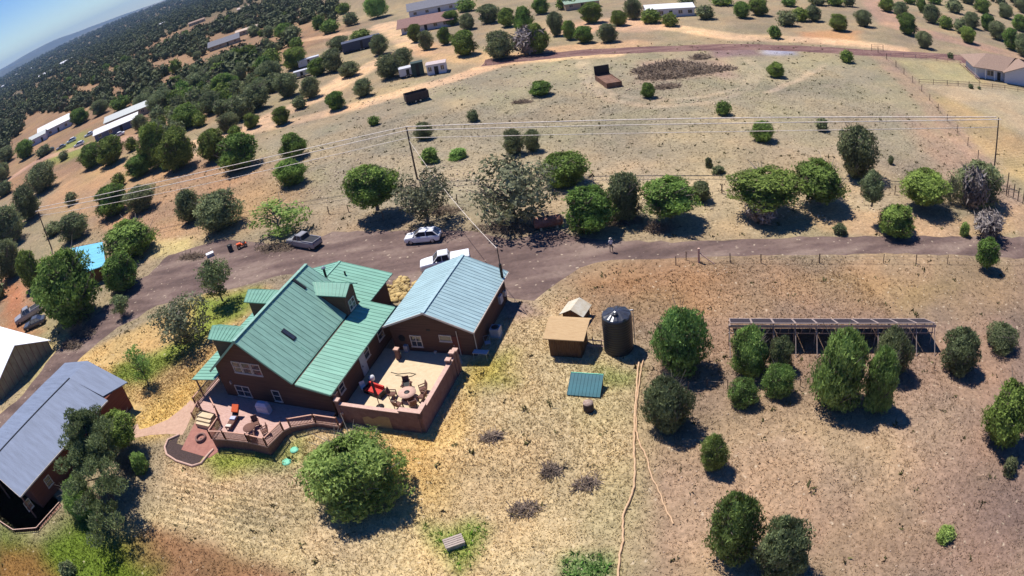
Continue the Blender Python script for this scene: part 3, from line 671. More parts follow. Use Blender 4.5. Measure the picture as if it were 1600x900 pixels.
for box, kind, label, grp, tr in P_:
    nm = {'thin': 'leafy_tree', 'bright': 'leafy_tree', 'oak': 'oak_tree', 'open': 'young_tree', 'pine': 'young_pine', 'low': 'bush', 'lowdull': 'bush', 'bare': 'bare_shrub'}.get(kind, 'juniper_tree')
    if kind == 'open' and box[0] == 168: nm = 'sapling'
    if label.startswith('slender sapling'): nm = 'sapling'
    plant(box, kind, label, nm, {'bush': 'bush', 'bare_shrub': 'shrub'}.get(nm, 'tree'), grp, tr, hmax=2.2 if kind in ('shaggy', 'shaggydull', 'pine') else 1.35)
LM = [('tiny far slope houses', 60, 104), ('pale rose-roofed house', 385, 10), ('whitish far house', 252, 36), ('cream-roofed house', 400, 48), ('middle of the left edge', 0, 215), ('leftmost skyline', 60, 84), ('bare sandy clearing', 245, 110), ('long blue-grey roofed house', 350, 62), ('long bright white shed', 190, 200), ('lilac-white barn', 80, 205), ('slate blue long trailer', 562, 70), ('white wood trailer', 484, 98), ('dark green container', 654, 108),
 ('brown-roofed house', 668, 28), ('white mobile home', 1046, 12), ('tan-roofed ranch house', 1560, 100), ('field gate', 1370, 80), ('big brush pile', 1050, 100), ('low tan house', 308, 33),
 ('rusty open container', 951, 118), ('left gravel road end', 762, 98), ('left utility pole', 57, 330), ('wire-crossed juniper pair', 350, 232), ('greenish roofed hut', 907, 8), ('reddish patch', 1300, 58), ('tall deep green leafy tree', 586, 8), ('green lawn junipers', 160, 236)]
_wc = {}
ORD = ['nearest', 'second nearest', 'third nearest', 'fourth nearest', 'fifth nearest', 'sixth nearest', 'seventh nearest', 'eighth nearest', 'ninth nearest', 'tenth nearest', 'eleventh nearest', 'twelfth nearest', 'thirteenth nearest', 'fourteenth nearest', 'fifteenth nearest', 'sixteenth nearest', 'seventeenth nearest', 'eighteenth nearest', 'nineteenth nearest', 'twentieth nearest']+['number %d in nearness' % i for i in range(21, 60)]
PEND = []
def where(px, py, word):
    d, nm, lx, ly = min((math.hypot(px-x, py-y), n_, x, y) for n_, x, y in LM); dx, dy = px-lx, py-ly
    side = ('left of' if dx < 0 else 'right of') if abs(dx) > 1.6*abs(dy) else (('above' if dy < 0 else 'below') if abs(dy) > 1.6*abs(dx) else (('above' if dy < 0 else 'below')+(' and left of' if dx < 0 else ' and right of')))
    PEND.append((d, word, side, nm)); return '@%d' % (len(PEND)-1)
def settle():
    """turn the notes into labels: rank of each tree by its distance to the landmark it is described from"""
    lab = {}; grp = {}
    for i, (d, word, side, nm) in enumerate(PEND): grp.setdefault((word, side, nm), []).append((d, i))
    for (word, side, nm), l in grp.items():
        for k_, (d, i) in enumerate(sorted(l)): lab['@%d' % i] = '%s %s the %s%s' % (word, side, nm, '' if len(l) == 1 else ', %s' % ORD[min(k_, 58)])
    for o in COL.objects:
        if 'label' in o and o['label'] in lab: o['label'] = lab[o['label']]
# ---- junipers of the upper edge, each where it shows
TOPR = [(1200,40,1222,60),(1212,17,1245,40),(1236,12,1265,33),(1258,8,1285,33),(1295,22,1325,48),(1334,15,1363,41),(1220,-6,1245,10),(1262,-8,1292,8),(1290,-8,1318,9),(1316,-10,1336,10),
 (1372,-6,1398,18),(1395,2,1420,28),(1402,19,1434,54),(1430,48,1457,75),(1432,-4,1450,20),(1441,6,1470,36),(1466,25,1490,45),(1490,30,1513,52),(1500,41,1525,67),(1505,18,1532,44),
 (1532,22,1556,48),(1545,32,1572,62),(1568,42,1593,78),(1586,50,1612,88),(1520,-4,1548,20),(1556,4,1584,28),(1580,22,1606,48),(1478,-2,1504,20),(1448,-10,1472,6),(1585,-6,1612,20),(1410,-12,1432,6),(1500,-12,1524,6)]
TOPC = [(636,37,660,66),(652,46,676,78),(683,42,706,70),(703,46,745,87),(754,46,803,92),(800,8,832,54),(820,34,857,84),(854,12,880,60),(878,32,900,62),(896,40,928,67),(933,35,966,66),
 (952,16,980,40),(905,2,940,36),(974,-4,1003,30),(999,14,1034,36),(1033,20,1060,41),(1087,8,1118,30),(1145,2,1172,28),(1168,-4,1202,24),(745,4,782,36),(776,12,806,42),(690,16,716,40),(715,20,745,46),
 (830,-4,858,22),(866,-8,900,14),(1060,-6,1088,12),(1110,-6,1146,8),(712,-2,742,18)]
MIDL = [(404,60,426,82),(426,36,458,60),(427,112,466,152),(466,118,500,154),(440,72,478,108),(500,74,540,112),(526,96,562,120),(480,90,512,118),(398,92,440,136),(372,128,420,172),(330,112,372,150),(345,150,385,186),
 (310,140,345,178),(270,160,312,200),(230,140,268,176),(286,112,330,142),(372,70,402,100),(535,20,560,40),(575,52,606,86),(500,30,530,52),(330,84,360,110),(205,178,232,205),(195,214,214,236),(336,176,372,206),
 (440,40,470,62),(545,46,580,62),(510,56,545,80),(455,150,480,170),(380,176,405,200),(226,196,246,220),(-6,228,24,254),(24,217,52,248),(-12,254,16,284),(54,228,80,244),(108,168,140,194),(-8,284,20,306),(140,156,170,180),(172,150,202,172),(206,146,238,170),(60,262,84,282),(300,176,322,198),(318,150,346,176),(262,196,280,214),(356,196,376,214),(392,120,420,146),(412,66,436,86),(452,58,474,76),(90,236,108,250),(100,300,120,320),(250,250,268,266)]
for nm, lst, lab, grp, kk in (('juniper_tree', TOPR, 'dark juniper in the loose wood on the slope at the upper right', 'junipers in the wood at the upper right', ('juniper', 'dull')),
                              ('juniper_tree', TOPC, 'juniper in the band of trees around the houses at the top middle', 'junipers around the houses at the top middle', ('juniper', 'dull', 'juniper')),
                              ('juniper_tree', MIDL, 'juniper in the scattered wood between the sandy tracks and the left houses', 'junipers between the sandy tracks and the left houses', ('dull', 'juniper', 'dull'))):
    for i, bx in enumerate(lst): plant(bx, kk[i % len(kk)], where((bx[0]+bx[2])/2, (bx[1]+bx[3])/2, 'juniper' if kk[i % len(kk)] == 'juniper' else 'dull juniper'), nm, 'tree', grp, .05)
plant((567,-14,606,27), 'bright', 'tall deep green leafy tree left of the big house at the top', 'leafy_tree', 'tree', None, .08)
plant((800,40,856,86), 'bare', 'grey leafless brush in front of the trees beside the gravel road', 'bare_shrub', 'shrub', None, 0)
# ------------------------------------------------------------------ the wood on the left and the far slopes
WOOD = pp((-80,300),(-80,200),(60,98),(150,58),(232,28),(300,12),(420,2),(560,2),(560,40),(420,60),(425,80),(400,112),(345,142),(300,132),(230,165),(130,165),(100,178),(40,190),(0,250))
CLEAR = [pp(*q) for q in ([(40,180),(120,175),(130,225),(40,235)],[(125,170),(235,160),(250,215),(110,225)],[(322,60),(392,44),(396,74),(330,82)],[(225,98),(300,88),(296,106),(240,122)],
 [(130,215),(200,220),(150,270),(60,270)],[(120,136),(165,130),(160,144),(125,150)],[(560,0),(700,0),(700,60),(560,60)],[(450,60),(600,30),(610,60),(470,85)])]
TR = [p for z in ZL[:4] for p in [z]]
def clear_ok(x, y, k=.8):
    ok = np.ones(x.shape, bool)
    for P in CLEAR: ok &= poly_sd(x, y, P) < 0
    for P, hw, c, q in TR: ok &= line_d(x, y, P) > hw+1.5
    for (tx, ty, tr) in TAKEN: ok &= np.hypot(x-tx, y-ty) > (tr+1.2)*k
    return ok
rw = np.random.default_rng(21)
cand = np.stack([rw.uniform(-420, 20, 14000), rw.uniform(120, 560, 14000)], 1)
sel = []
MASS = pp((150,180),(215,160),(300,122),(425,84),(440,130),(410,185),(335,190),(260,236),(196,214))
ins = (poly_sd(cand[:, 0], cand[:, 1], WOOD) > 0) & clear_ok(cand[:, 0], cand[:, 1])
clump = fbm(cand[:, 0]+77, cand[:, 1], .03, 2)
ins &= clump > .36
order = rw.permutation(len(cand))
_mc = np.stack([rw.uniform(-330, 0, 6000), rw.uniform(100, 420, 6000)], 1); _mi = (poly_sd(_mc[:, 0], _mc[:, 1], MASS) > 0) & clear_ok(_mc[:, 0], _mc[:, 1], .72)
for x, y in _mc[_mi]:
    if any((x-q[0])**2+(y-q[1])**2 < 3.8**2 for q in sel): continue
    sel.append((x, y))
    if len(sel) >= 72: break
for i in order:
    if not ins[i]: continue
    x, y = cand[i]
    if any((x-q[0])**2+(y-q[1])**2 < 6.5**2 for q in sel): continue
    sel.append((x, y))
    if len(sel) >= 118: break
rmax = 330 if not sel else sorted(math.hypot(*q) for q in sel)[int(len(sel)*.5)]
for i, (x, y) in enumerate(sel):
    W = random.uniform(4.0, 7.2); Hh = W*random.uniform(.72, .95); k = 'far' if random.random() < .42 else 'fardull'
    cr = KIND[k][0]; o = link('juniper_tree', cr[i % len(cr)]); o.location = (x, y, float(hgt(x, y))); o.scale = (W, W*random.uniform(.85, 1.1), Hh); o.rotation_euler = (0, 0, random.uniform(0, 6.28))
    tag(o, where(*proj(x, y, 2.), 'low juniper'), 'tree', 'junipers in the dense wood at the upper left'); TAKEN.append((x, y, W/2))
settle()
# farther trees merge into one wood: one mesh
def woods():
    r = np.random.default_rng(5); n = 60000
    R = 130*np.exp(r.random(n)*np.log(5200/130)); az = np.radians(r.uniform(20, 142, n)); x = R*np.cos(az); y = R*np.sin(az)
    d = fbm(x, y, .012, 3); azd = np.degrees(az)
    open_field = (poly_sd(x, y, pp((560,60),(790,95),(1000,85),(1360,85),(1600,160),(1900,260),(1640,400),(300,400),(300,230),(430,130))) > -6)
    ok = ~open_field & (R > 130) & (d > np.where(azd > 100, .32, .48)+.06*(R < 300)*(azd < 105))
    ok &= (poly_sd(x, y, WOOD) < 0) | (R > 190)
    ok &= poly_sd(x, y, pp((-90,480),(-90,275),(-10,262),(40,196),(100,182),(130,168),(230,168),(300,135),(345,145),(400,115),(425,84),(560,42),(700,60),(700,300),(300,420))) < 0
    vis = (R > 235) | (azd > 108) | (azd < 52)
    ok &= ~((azd < 78) & (R < 340))
    ok &= vis
    # near open parts stay as photographed
    ok &= ~((R < 330) & (azd < 108) & (azd > 40) & (d < .5))
    x, y, R = x[ok], y[ok], R[ok]
    keep = clear_ok(x, y); x, y, R = x[keep], y[keep], R[keep]
    # thin out overlaps on a grid
    cell = np.where(np.degrees(np.arctan2(y, x)) > 100, np.where(R < 900, 7.4, 8.8), np.where(R < 600, 9., 10.)); key = (np.floor(x/cell).astype(np.int64)*100003+np.floor(y/cell).astype(np.int64)); _, u = np.unique(key, return_index=True); x, y, R = x[u], y[u], R[u]
    print('far wood trees', len(x))
    global SUBD
    SUBD = False; base = []
    for q in range(3):
        import bmesh
        m_ = crown('tmp', 300+q, 70, pj, .20, m_jun, per=2, up=.4, lob=.35, core=.8); v = np.zeros(len(m_.vertices)*3); m_.vertices.foreach_get('co', v); v = v.reshape(-1, 3)
        f = np.zeros(len(m_.polygons)*3, int); m_.loops.foreach_get('vertex_index', f); f = f.reshape(-1, 3)[:]; f = f[:140+0] if False else f
        # thin the core sphere: keep every face (few)
        base.append((v-np.array([0, 0, .08]), f)); bpy.data.meshes.remove(m_)
    V = []; F = []; T = []; off = 0
    for q in range(3):
        m = np.arange(len(x)) % 3 == q; xs, ys, Rs = x[m], y[m], R[m]; v, f = base[q]; k = len(xs)
        s = (2.6+5.2*r.random(k)**1.3)*(1+np.clip((Rs-600)/1800, 0, 1.3)); a = r.uniform(0, 6.28, k)
        P = np.stack([np.cos(a)[:, None]*v[None, :, 0]-np.sin(a)[:, None]*v[None, :, 1], np.sin(a)[:, None]*v[None, :, 0]+np.cos(a)[:, None]*v[None, :, 1], np.repeat(v[None, :, 2], k, 0)*.85], -1)*s[:, None, None]
        P[:, :, 0] += xs[:, None]; P[:, :, 1] += ys[:, None]; P[:, :, 2] += hgt(xs, ys)[:, None]
        V.append(P.reshape(-1, 3)); F.append((f[None]+np.arange(k)[:, None, None]*len(v)+off).reshape(-1, 3)); off += k*len(v)
        T.append(np.repeat(np.clip(r.normal(.35, .25, k), 0, 1), len(f))*.7+.3*r.random(k*len(f)))
    me = npmesh('far_wood', np.concatenate(V), np.concatenate(F), leafmat('far_wood_foliage', (.075,.098,.042), (.185,.21,.085), (.15,.125,.08), transl=0), tone=np.concatenate(T))
    tag(link('far_wood', me), 'continuous juniper wood covering the far land up to the hazy skyline', 'wood', kind='stuff')
woods()
# ------------------------------------------------------------------ dry grass tufts, weeds and loose stones as real little faces
def tufts(name, label, n, box, hmin, hmax, wd, seed, power=1., colk=1.12, cat='grass', poly=None, col=None, blades=3, sizefn=None):
    r = np.random.default_rng(seed); x = r.uniform(box[0], box[1], n); y = r.uniform(box[2], box[3], n)
    tint_, den_ = ground_look(x, y)
    ok = r.random(n) < np.clip(den_, 0, 1.5)**power*.8
    ok &= poly_sd(x, y, ROAD) < -.3
    for P in KEEP: ok &= poly_sd(x, y, P) < -.1
    if poly is not None: ok &= poly_sd(x, y, poly) > 0
    x, y, tint_ = x[ok], y[ok], tint_[ok]; k = len(x); z = hgt(x, y)
    hh = r.uniform(hmin, hmax, k)*(.6+.8*fbm(x, y, .4, 2)); V = []; T = []
    c = tint_ if col is None else np.array(col)[None]*np.ones((k, 1))
    for b in range(blades):
        a = r.uniform(0, 6.28, k); w2 = wd*r.uniform(.6, 1.4, k); lx = r.normal(0, .55, k)*hh; ly = r.normal(0, .55, k)*hh; ox = r.normal(0, wd*.8, k); oy = r.normal(0, wd*.8, k)
        p0 = np.stack([x+ox-np.cos(a)*w2/2, y+oy-np.sin(a)*w2/2, z], 1); p1 = np.stack([x+ox+np.cos(a)*w2/2, y+oy+np.sin(a)*w2/2, z], 1); p2 = np.stack([x+ox+lx, y+oy+ly, z+hh*r.uniform(.6, 1, k)], 1)
        V.append(np.stack([p0, p1, p2], 1).reshape(-1, 3)); T.append(np.clip(c*(colk*r.uniform(.62, 1.35, k))[:, None]*np.array([1, 1, .93]), 0, .85))
    V = np.concatenate(V); T = np.concatenate(T); F = np.arange(len(V)).reshape(-1, 3)
    me = npmesh(name, V, F, m_tuft, tint=T); o = link(name, me); tag(o, label, cat, kind='stuff'); return o
m_tuft = vcolmat('grass_blades')
# ------------------------------------------------------------------ building materials
def metalroof(name, c, rough=.42, k2=.86): return mat(name, c, rough, tuple(x*.74 for x in c), scale=.9, metal=.0, spec=.35, stretch=(.3, 2.2, 1), bump=.03)
m_green = metalroof('green_metal_roof', C(156,200,180,.80)); m_greenl = metalroof('pale_green_metal_roof', C(150,206,180,.74))
m_blue = metalroof('pale_blue_metal_roof', C(180,210,214,.8), .5); m_ggrey = metalroof('blue_grey_metal_roof', C(132,144,168,.78), .7)
m_cyan = metalroof('bright_blue_metal_roof', C(128,214,246,.8)); m_teal = metalroof('teal_metal_roof', C(48,126,138,.7))
m_brown = mat('dark_brown_siding', C(116,86,70,.8), .85, C(94,70,58,.78), scale=1.2, stretch=(.3, .3, 9), spec=.15)
m_red = mat('rust_brown_siding', C(138,84,66,.8), .85, C(112,66,56,.78), scale=1.2, stretch=(.3, .3, 9), spec=.15)
m_trim = mat('cream_trim', C(236,222,206), .6, C(220,204,188)); m_glass = mat('window_glass', (.045,.05,.065), .08, (.03,.034,.045), spec=.9)
m_dark = mat('black_metal', (.018,.018,.02), .5, (.012,.012,.014)); m_white = mat('white_paint', (.78,.78,.78), .55, (.70,.70,.70))
m_stucco = mat('tan_stucco', C(150,116,106,.8), .9, C(128,92,86,.8), scale=2.5, bump=.2); m_cap = mat('pale_cap_stone', C(226,190,170), .85, C(205,165,148), scale=5)
m_conc = mat('buff_concrete', C(230,208,172), .9, C(214,190,154), scale=2.2, bump=.05); m_deck = mat('red_brown_deck_boards', C(226,190,176), .8, C(176,134,122), scale=2, stretch=(1, 12, 1))
m_pad = mat('reddish_concrete', C(182,128,112), .9, C(160,108,96), scale=2.4); m_wood = mat('weathered_plywood', C(216,184,138), .85, C(196,160,116), scale=2, stretch=(1, 7, 1))
m_plank = mat('old_brown_planks', C(140,104,66), .9, C(84,58,40), scale=3.2, stretch=(6, 6, .5)); m_rail = mat('brown_painted_wood', C(158,114,96,.8), .8, C(128,90,78,.8), scale=6)
m_railtop = mat('faded_rail_wood', C(226,178,154), .8, C(200,150,130), scale=6); m_path = mat('pale_pavers', C(216,178,152), .9, C(196,158,134), scale=3)
m_steel = mat('galvanised_steel', (.48,.48,.50), .45, (.36,.36,.38), metal=.6); m_ac = mat('grey_enamel', (.42,.44,.48), .5, (.34,.35,.39))
m_orange = mat('orange_cloth', C(236,110,60), .8, C(220,90,48), scale=8); m_redc = mat('red_cloth', C(222,70,60), .8, C(196,54,46), scale=8)
m_cover = mat('grey_blue_cover', C(206,210,232,.8), .7, C(180,186,214,.8), scale=4); m_wick = mat('brown_wicker', C(140,100,86,.8), .85, C(100,70,60,.8), scale=16)
m_tank = mat('black_plastic', (.022,.022,.026), .45, (.015,.015,.018), spec=.5, scale=.5); m_fab = mat('white_membrane', (.86,.87,.88), .6, (.80,.81,.82), scale=1.)
m_rubber = mat('tyre_rubber', (.02,.02,.02), .8, (.014,.014,.014)); m_hose = mat('pale_hose', C(228,192,152), .7, C(210,170,130))
m_cinder = mat('dark_cinders', C(92,74,70), .95, C(60,48,46), scale=7, bump=.5)
KEEP = []
def local(o, p):   # world point to the local frame of a rotated empty
    c, s = math.cos(-o.rotation_euler[2]), math.sin(-o.rotation_euler[2]); x, y = p[0]-o.location[0], p[1]-o.location[1]
    return (x*c-y*s, x*s+y*c)
def roofp(b, ridge0, ridge1, eave1, eave0, th=.10, rib=.45, ribh=.05, ribw=.045):
    """standing-seam metal plane: slab and raised ribs running from ridge to eave"""
    r0, r1, e1, e0 = (Vector(v) for v in (ridge0, ridge1, eave1, eave0)); b.slab([tuple(v) for v in ((r0, r1, e1, e0) if (r1-r0).cross(e0-r0).z > 0 else (e0, e1, r1, r0))], th)
    n = max(2, int((r1-r0).length/rib)); nm = (r1-r0).cross(e0-r0).normalized(); nm = nm if nm.z > 0 else -nm
    for i in range(n+1):
        p = r0.lerp(r1, i/n)+nm*(ribh/2-.012); q = e0.lerp(e1, i/n)+nm*(ribh/2-.012); b.beam(p, q, ribw, ribh)
    return b
def window(parent, axis_, plane, u, z, w, h, out=1, cols=1, rows=2, name='window', mframe=None):
    """window on a wall in the plane y=plane (axis 'a') or x=plane ('b'); frame, pane and sill are its parts"""
    f = MB(); t = .07; d = .06
    def bx(m, u0, u1, z0, z1, o0, o1):
        lo, hi = sorted((plane+out*o0, plane+out*o1))
        if axis_ == 'a': m.box(u0, u1, lo, hi, z0, z1)
        else: m.box(lo, hi, u0, u1, z0, z1)
    bx(f, u-w/2-t, u-w/2, z-t, z+h+t, .0, d); bx(f, u+w/2, u+w/2+t, z-t, z+h+t, .0, d); bx(f, u-w/2, u+w/2, z-t, z, 0, d); bx(f, u-w/2, u+w/2, z+h, z+h+t, 0, d)
    for i in range(1, cols): bx(f, u-w/2+w*i/cols-.035, u-w/2+w*i/cols+.035, z, z+h, .012, d-.01)
    for i in range(1, rows): bx(f, u-w/2, u+w/2, z+h*i/rows-.03, z+h*i/rows+.03, .012, d-.015)
    fo = f.build(name, mframe or m_trim, parent)
    g = MB(); bx(g, u-w/2, u+w/2, z, z+h, -.03, .012); g.build('pane', m_glass, fo)
    s_ = MB(); bx(s_, u-w/2-.12, u+w/2+.12, z-t-.05, z-t, 0, .11); s_.build('sill', mframe or m_trim, fo); return fo
def frame_thing(name, label, cat, group=None): return thing(name, label, cat, (OO[0], OO[1], 0), FA, group)
# ================================================================== main house (house frame: x = along the front, y = back)
H = frame_thing('house', 'dark brown lodge-style house with steep green metal roof, dormers and a porch', 'house')
RB, EZ, RZ, EL, ER, A0, A1 = -18.6, 3.72, 7.7, -23.75, -13.45, -10.05, 3.3   # ridge b, eave z, ridge z, eaves b, front and back ends
sl = (RZ-EZ)/(ER-RB)
mb = MB()   # walls: gabled main block, right wing, back wing
fa = A0+.5; bk = A1-.3; wl, wr = EL+.45, ER-.3
zc = lambda b_: RZ-.16-sl*abs(b_-RB)
mb.hexa([(wl, fa, -.7), (wr, fa, -.7), (wr, fa, zc(wr)), (RB, fa, zc(RB)), (wl, fa, zc(wl))][::-1], [(wl, bk, -.7), (wr, bk, -.7), (wr, bk, zc(wr)), (RB, bk, zc(RB)), (wl, bk, zc(wl))][::-1])
mb.hexa([(wr, fa+.002, -.7), (-10.15, fa+.002, -.7), (-10.15, fa+.002, 2.98), (wr, fa+.002, 3.62)][::-1], [(wr, 3.1, -.7), (-10.15, 3.1, -.7), (-10.15, 3.1, 2.98), (wr, 3.1, 3.62)][::-1])
mb.hexa([(-23.2, 3.0, 0), (-13.1, 3.0, 0), (-13.1, 3.0, 3.25), (RB, 3.0, 4.5), (-23.2, 3.0, 3.3)][::-1], [(-23.2, 8.5, 0), (-13.1, 8.5, 0), (-13.1, 8.5, 3.25), (RB, 8.5, 4.5), (-23.2, 8.5, 3.3)][::-1])
mb.build('wall', m_brown, H)
mb = MB(); roofp(mb, (RB, A0, RZ), (RB, A1, RZ), (ER, A1, EZ), (ER, A0, EZ), .13, .62); roofp(mb, (RB, A0, RZ), (RB, A1, RZ), (EL, A1, EZ), (EL, A0, EZ), .13, .62)
mb.beam((RB, A0-.02, RZ+.03), (RB, A1+.02, RZ+.03), .34, .07)
ro = mb.build('main_roof', m_green, H)
mb = MB(); roofp(mb, (-13.15, A0, 3.62), (-13.15, 3.45, 3.62), (-9.55, 3.45, 2.98), (-9.55, A0, 2.98), .10, .5); mb.build('lower_roof', m_greenl, H)
mb = MB(); roofp(mb, (RB, 3.3, 4.7), (RB, 9., 4.7), (-12.35, 9., 3.36), (-12.35, 3.3, 3.36), .10, .5); roofp(mb, (RB, 3.3, 4.7), (RB, 9., 4.7), (-23.9, 9., 3.4), (-23.9, 3.3, 3.4), .10, .5)
mb.beam((RB, 3.32, 4.73), (RB, 9.02, 4.73), .3, .06); mb.build('back_roof', m_greenl, H)
# cream edge trim of the gables
mb = MB()
mb.beam((EL-.02, A0-.03, EZ-.08), (RB, A0-.03, RZ-.08), .05, .2); mb.beam((RB, A0-.03, RZ-.08), (ER+.02, A0-.03, EZ-.08), .05, .2)
mb.beam((-13.1, A0-.03, 3.53), (-9.55, A0-.03, 2.9), .05, .17); mb.beam((-9.5, A0, 2.92), (-9.5, 3.45, 2.92), .06, .14); mb.beam((ER+.04, A0, EZ-.1), (ER+.04, .2, EZ-.1), .06, .12)
mb.build('roof_trim', m_greenl, H)
def dormer(cy, side, b_tip, zr=6.62, ze=5.9, hw=1.25):
    s = side; d = MB(); br = RB+s*(RZ-zr)/sl; be = RB+s*(RZ-ze)/sl      # where ridge and eave run into the main slope
    for q in (-1, 1):
        P = [(br-s*.1, cy, zr), (b_tip, cy, zr), (b_tip, cy+q*hw, ze), (be-s*.1, cy+q*hw, ze)]; roofp(d, P[0], P[1], P[2], P[3], .09, .5, .04)
    r_ = d.build('dormer_roof', m_greenl, H)
    wm = MB(); bf = b_tip-s*.45; h2 = hw-.2; zt = lambda y: zr-.1-(zr-ze)/hw*abs(y-cy)
    zb = RZ-sl*abs(bf-RB)-.1
    A_ = [(bf, cy-h2, zb), (bf, cy+h2, zb), (bf, cy+h2, zt(cy+h2)), (bf, cy, zt(cy)), (bf, cy-h2, zt(cy-h2))]
    bi = RB+s*.9; B_ = [(bi, y, min(z, 99)) for _, y, z in A_]
    B_ = [(bi, A_[0][1], zb), (bi, A_[1][1], zb), (bi, A_[2][1], A_[2][2]), (bi, A_[3][1], A_[3][2]), (bi, A_[4][1], A_[4][2])]
    wm.hexa(A_ if s < 0 else A_[::-1], B_ if s < 0 else B_[::-1]); wm.build('dormer_wall', m_brown, H)
    window(H, 'b', bf, cy, zb+.42, 1.0, .95, out=s, cols=2)
dormer(1.75, 1, -12.75); dormer(-.1, -1, -24.5); dormer(-6.7, -1, -24.6)
# skylight, vents, stove pipe, flashing
def onroof(b_, a_): return Vector((b_, a_, RZ-sl*abs(b_-RB)))
def roof_hit(px, py):
    """where the ray meets the right main slope"""
    v = rayw(px, py); cb, ca = to_f(0, 0); vb = v[0]*Bv[0]+v[1]*Bv[1]; va = v[0]*Av[0]+v[1]*Av[1]
    t = (RZ-sl*(cb-RB)-CAMH)/(v[2]+sl*vb); return Vector((cb+vb*t, ca+va*t, CAMH+v[2]*t))
k = roof_hit(451, 523); nrm = Vector((sl, 0, 1)).normalized(); dn = Vector((1, 0, -sl)).normalized()
def roofbox(m, c, L, W, h): 
    y = Vector((0, 1, 0)); bot = [c+dn*i*L/2+y*j*W/2-nrm*.02 for i, j in ((-1,-1),(1,-1),(1,1),(-1,1))]; m.hexa([tuple(q) for q in bot], [tuple(q+nrm*h) for q in bot])
mb = MB(); roofbox(mb, k, 1.5, .55, .10); s1 = mb.build('skylight', m_dark, H); mb = MB(); roofbox(mb, k+nrm*.085, 1.3, .38, .04); mb.build('pane', m_glass, s1)
k = roof_hit(467, 444); mb = MB(); roofbox(mb, k, 1.7, .28, .13); mb.build('roof_vent', m_dark, H)
k = roof_hit(477, 547); mb = MB(); roofbox(mb, k, 1.0, .08, .05); mb.build('snow_guard', m_greenl, H)
mb = MB(); pz = 5.2; px_, py_ = hitA(508, 428, 3.9)[0], 3.9
mb.bar((px_, py_, 4.3), (px_, py_, 6.9), .13, 10); mb.build('stove_pipe', m_dark, H); mb = MB(); mb.lathe(px_, py_, [(.13, 6.9), (.26, 6.92), (.24, 7.0), (.05, 7.14)], 12); mb.build('pipe_cap', m_steel, H)
mb = MB(); mb.bar((-16.8, 6.9, 4.2), (-16.8, 6.9, 4.75), .10, 8); mb.build('vent_pipe', m_dark, H)
# front windows (from the wall plane)
for i in range(3): window(H, 'a', fa, -20.15+i*1.22, 3.68, .98, 1.15, out=-1)
window(H, 'a', fa, -20.75, .72, 1.75, 1.15, out=-1, cols=2); window(H, 'a', fa, -16.45, .82, .8, 1.15, out=-1)
mb = MB(); mb.box(-22.0, -21.85, fa-.2, fa, 2.1, 2.4); mb.build('wall_lamp', m_steel, H)
# side windows and door facing the courtyard
for (px, py) in ((571.5, 551), (594, 521)):
    a_, z_ = hitB(px, py, -10.15); window(H, 'b', -10.15, a_, 1.25, 1.0, 1.1, out=1)
mb = MB(); mb.box(-10.16, -10.08, -3.9, -2.9, .1, 2.2); d_ = mb.build('door', m_ac, H); mb = MB(); mb.box(-10.08, -10.03, -3.75, -3.66, 1.05, 1.2); mb.build('handle', m_dark, d_)
window(H, 'b', -10.15, -7.6, 1.3, .8, .8, out=1)
# left porch: roof, posts, floor, rail
mb = MB(); roofp(mb, (-23.2, -10.5, 3.05), (-23.2, 2.2, 3.05), (-26.75, 2.2, 2.55), (-26.75, -10.5, 2.55), .09, .5); mb.build('porch_roof', m_greenl, H)
for a_ in (-10.2, -7.2, -4.2, -1.2, 1.8): mb = MB(); mb.box(-26.5, -26.36, a_-.07, a_+.07, -.2, 2.5); mb.build('porch_post', m_rail, H)
mb = MB(); mb.box(-26.6, -23.2, -9.5, 2.2, -.5, .40); mb.build('porch_floor', m_deck, H)
KEEP.append([from_f(*q) for q in ((-27, -10.5), (-27, 3), (-24, 9.3), (-12, 9.3), (-9.3, 3.8), (-9.3, -10.6))])
# ================================================================== garage
G = frame_thing('garage', 'dark brown garage with a pale blue ribbed metal gable roof beside the courtyard', 'garage')
mb = MB(); gw = [(-8.85, .6), (-.45, .6)]; gz = lambda b_: 4.66-1.8/4.57*abs(b_+4.65)
gp_ = [(-8.85, 0), (-.45, 0), (-.45, gz(-.45)), (-4.65, gz(-4.65)), (-8.85, gz(-8.85))]
mb.hexa([(x, .6, z) for x, z in gp_][::-1], [(x, 10.0, z) for x, z in gp_][::-1]); mb.build('wall', m_brown, G)
mb = MB(); roofp(mb, (-4.65, .08, 4.84), (-4.65, 10.5, 4.84), (-.08, 10.5, 3.02), (-.08, .08, 3.02), .11, .47); roofp(mb, (-4.65, .08, 4.84), (-4.65, 10.5, 4.84), (-9.22, 10.5, 3.02), (-9.22, .08, 3.02), .11, .47, .03)
mb.beam((-4.65, .06, 4.87), (-4.65, 10.52, 4.87), .36, .06); mb.build('roof', m_blue, G)
mb = MB(); mb.beam((-9.24, .05, 2.95), (-4.65, .05, 4.77), .05, .18); mb.beam((-4.65, .05, 4.77), (-.06, .05, 2.95), .05, .18); mb.beam((-.03, .08, 2.94), (-.03, 10.5, 2.94), .06, .14); mb.build('roof_trim', m_trim, G)
b_, z_ = hitA(650.5, 532.5, .6); window(G, 'a', .6, b_, z_-.6, 1.05, 1.15, out=-1, cols=2)
b_, z_ = hitA(696.5, 531, .6); window(G, 'a', .6, b_, z_-.1, 1.1, .55, out=-1, rows=1)
b_, z_ = hitA(628, 528, .6); mb = MB(); n = 10; mb.hexa([(b_+.36*math.cos(i*.628), .6, z_+.36*math.sin(i*.628)) for i in range(n)], [(b_+.36*math.cos(i*.628), .54, z_+.36*math.sin(i*.628)) for i in range(n)]); mb.build('wall_ornament', m_dark, G)
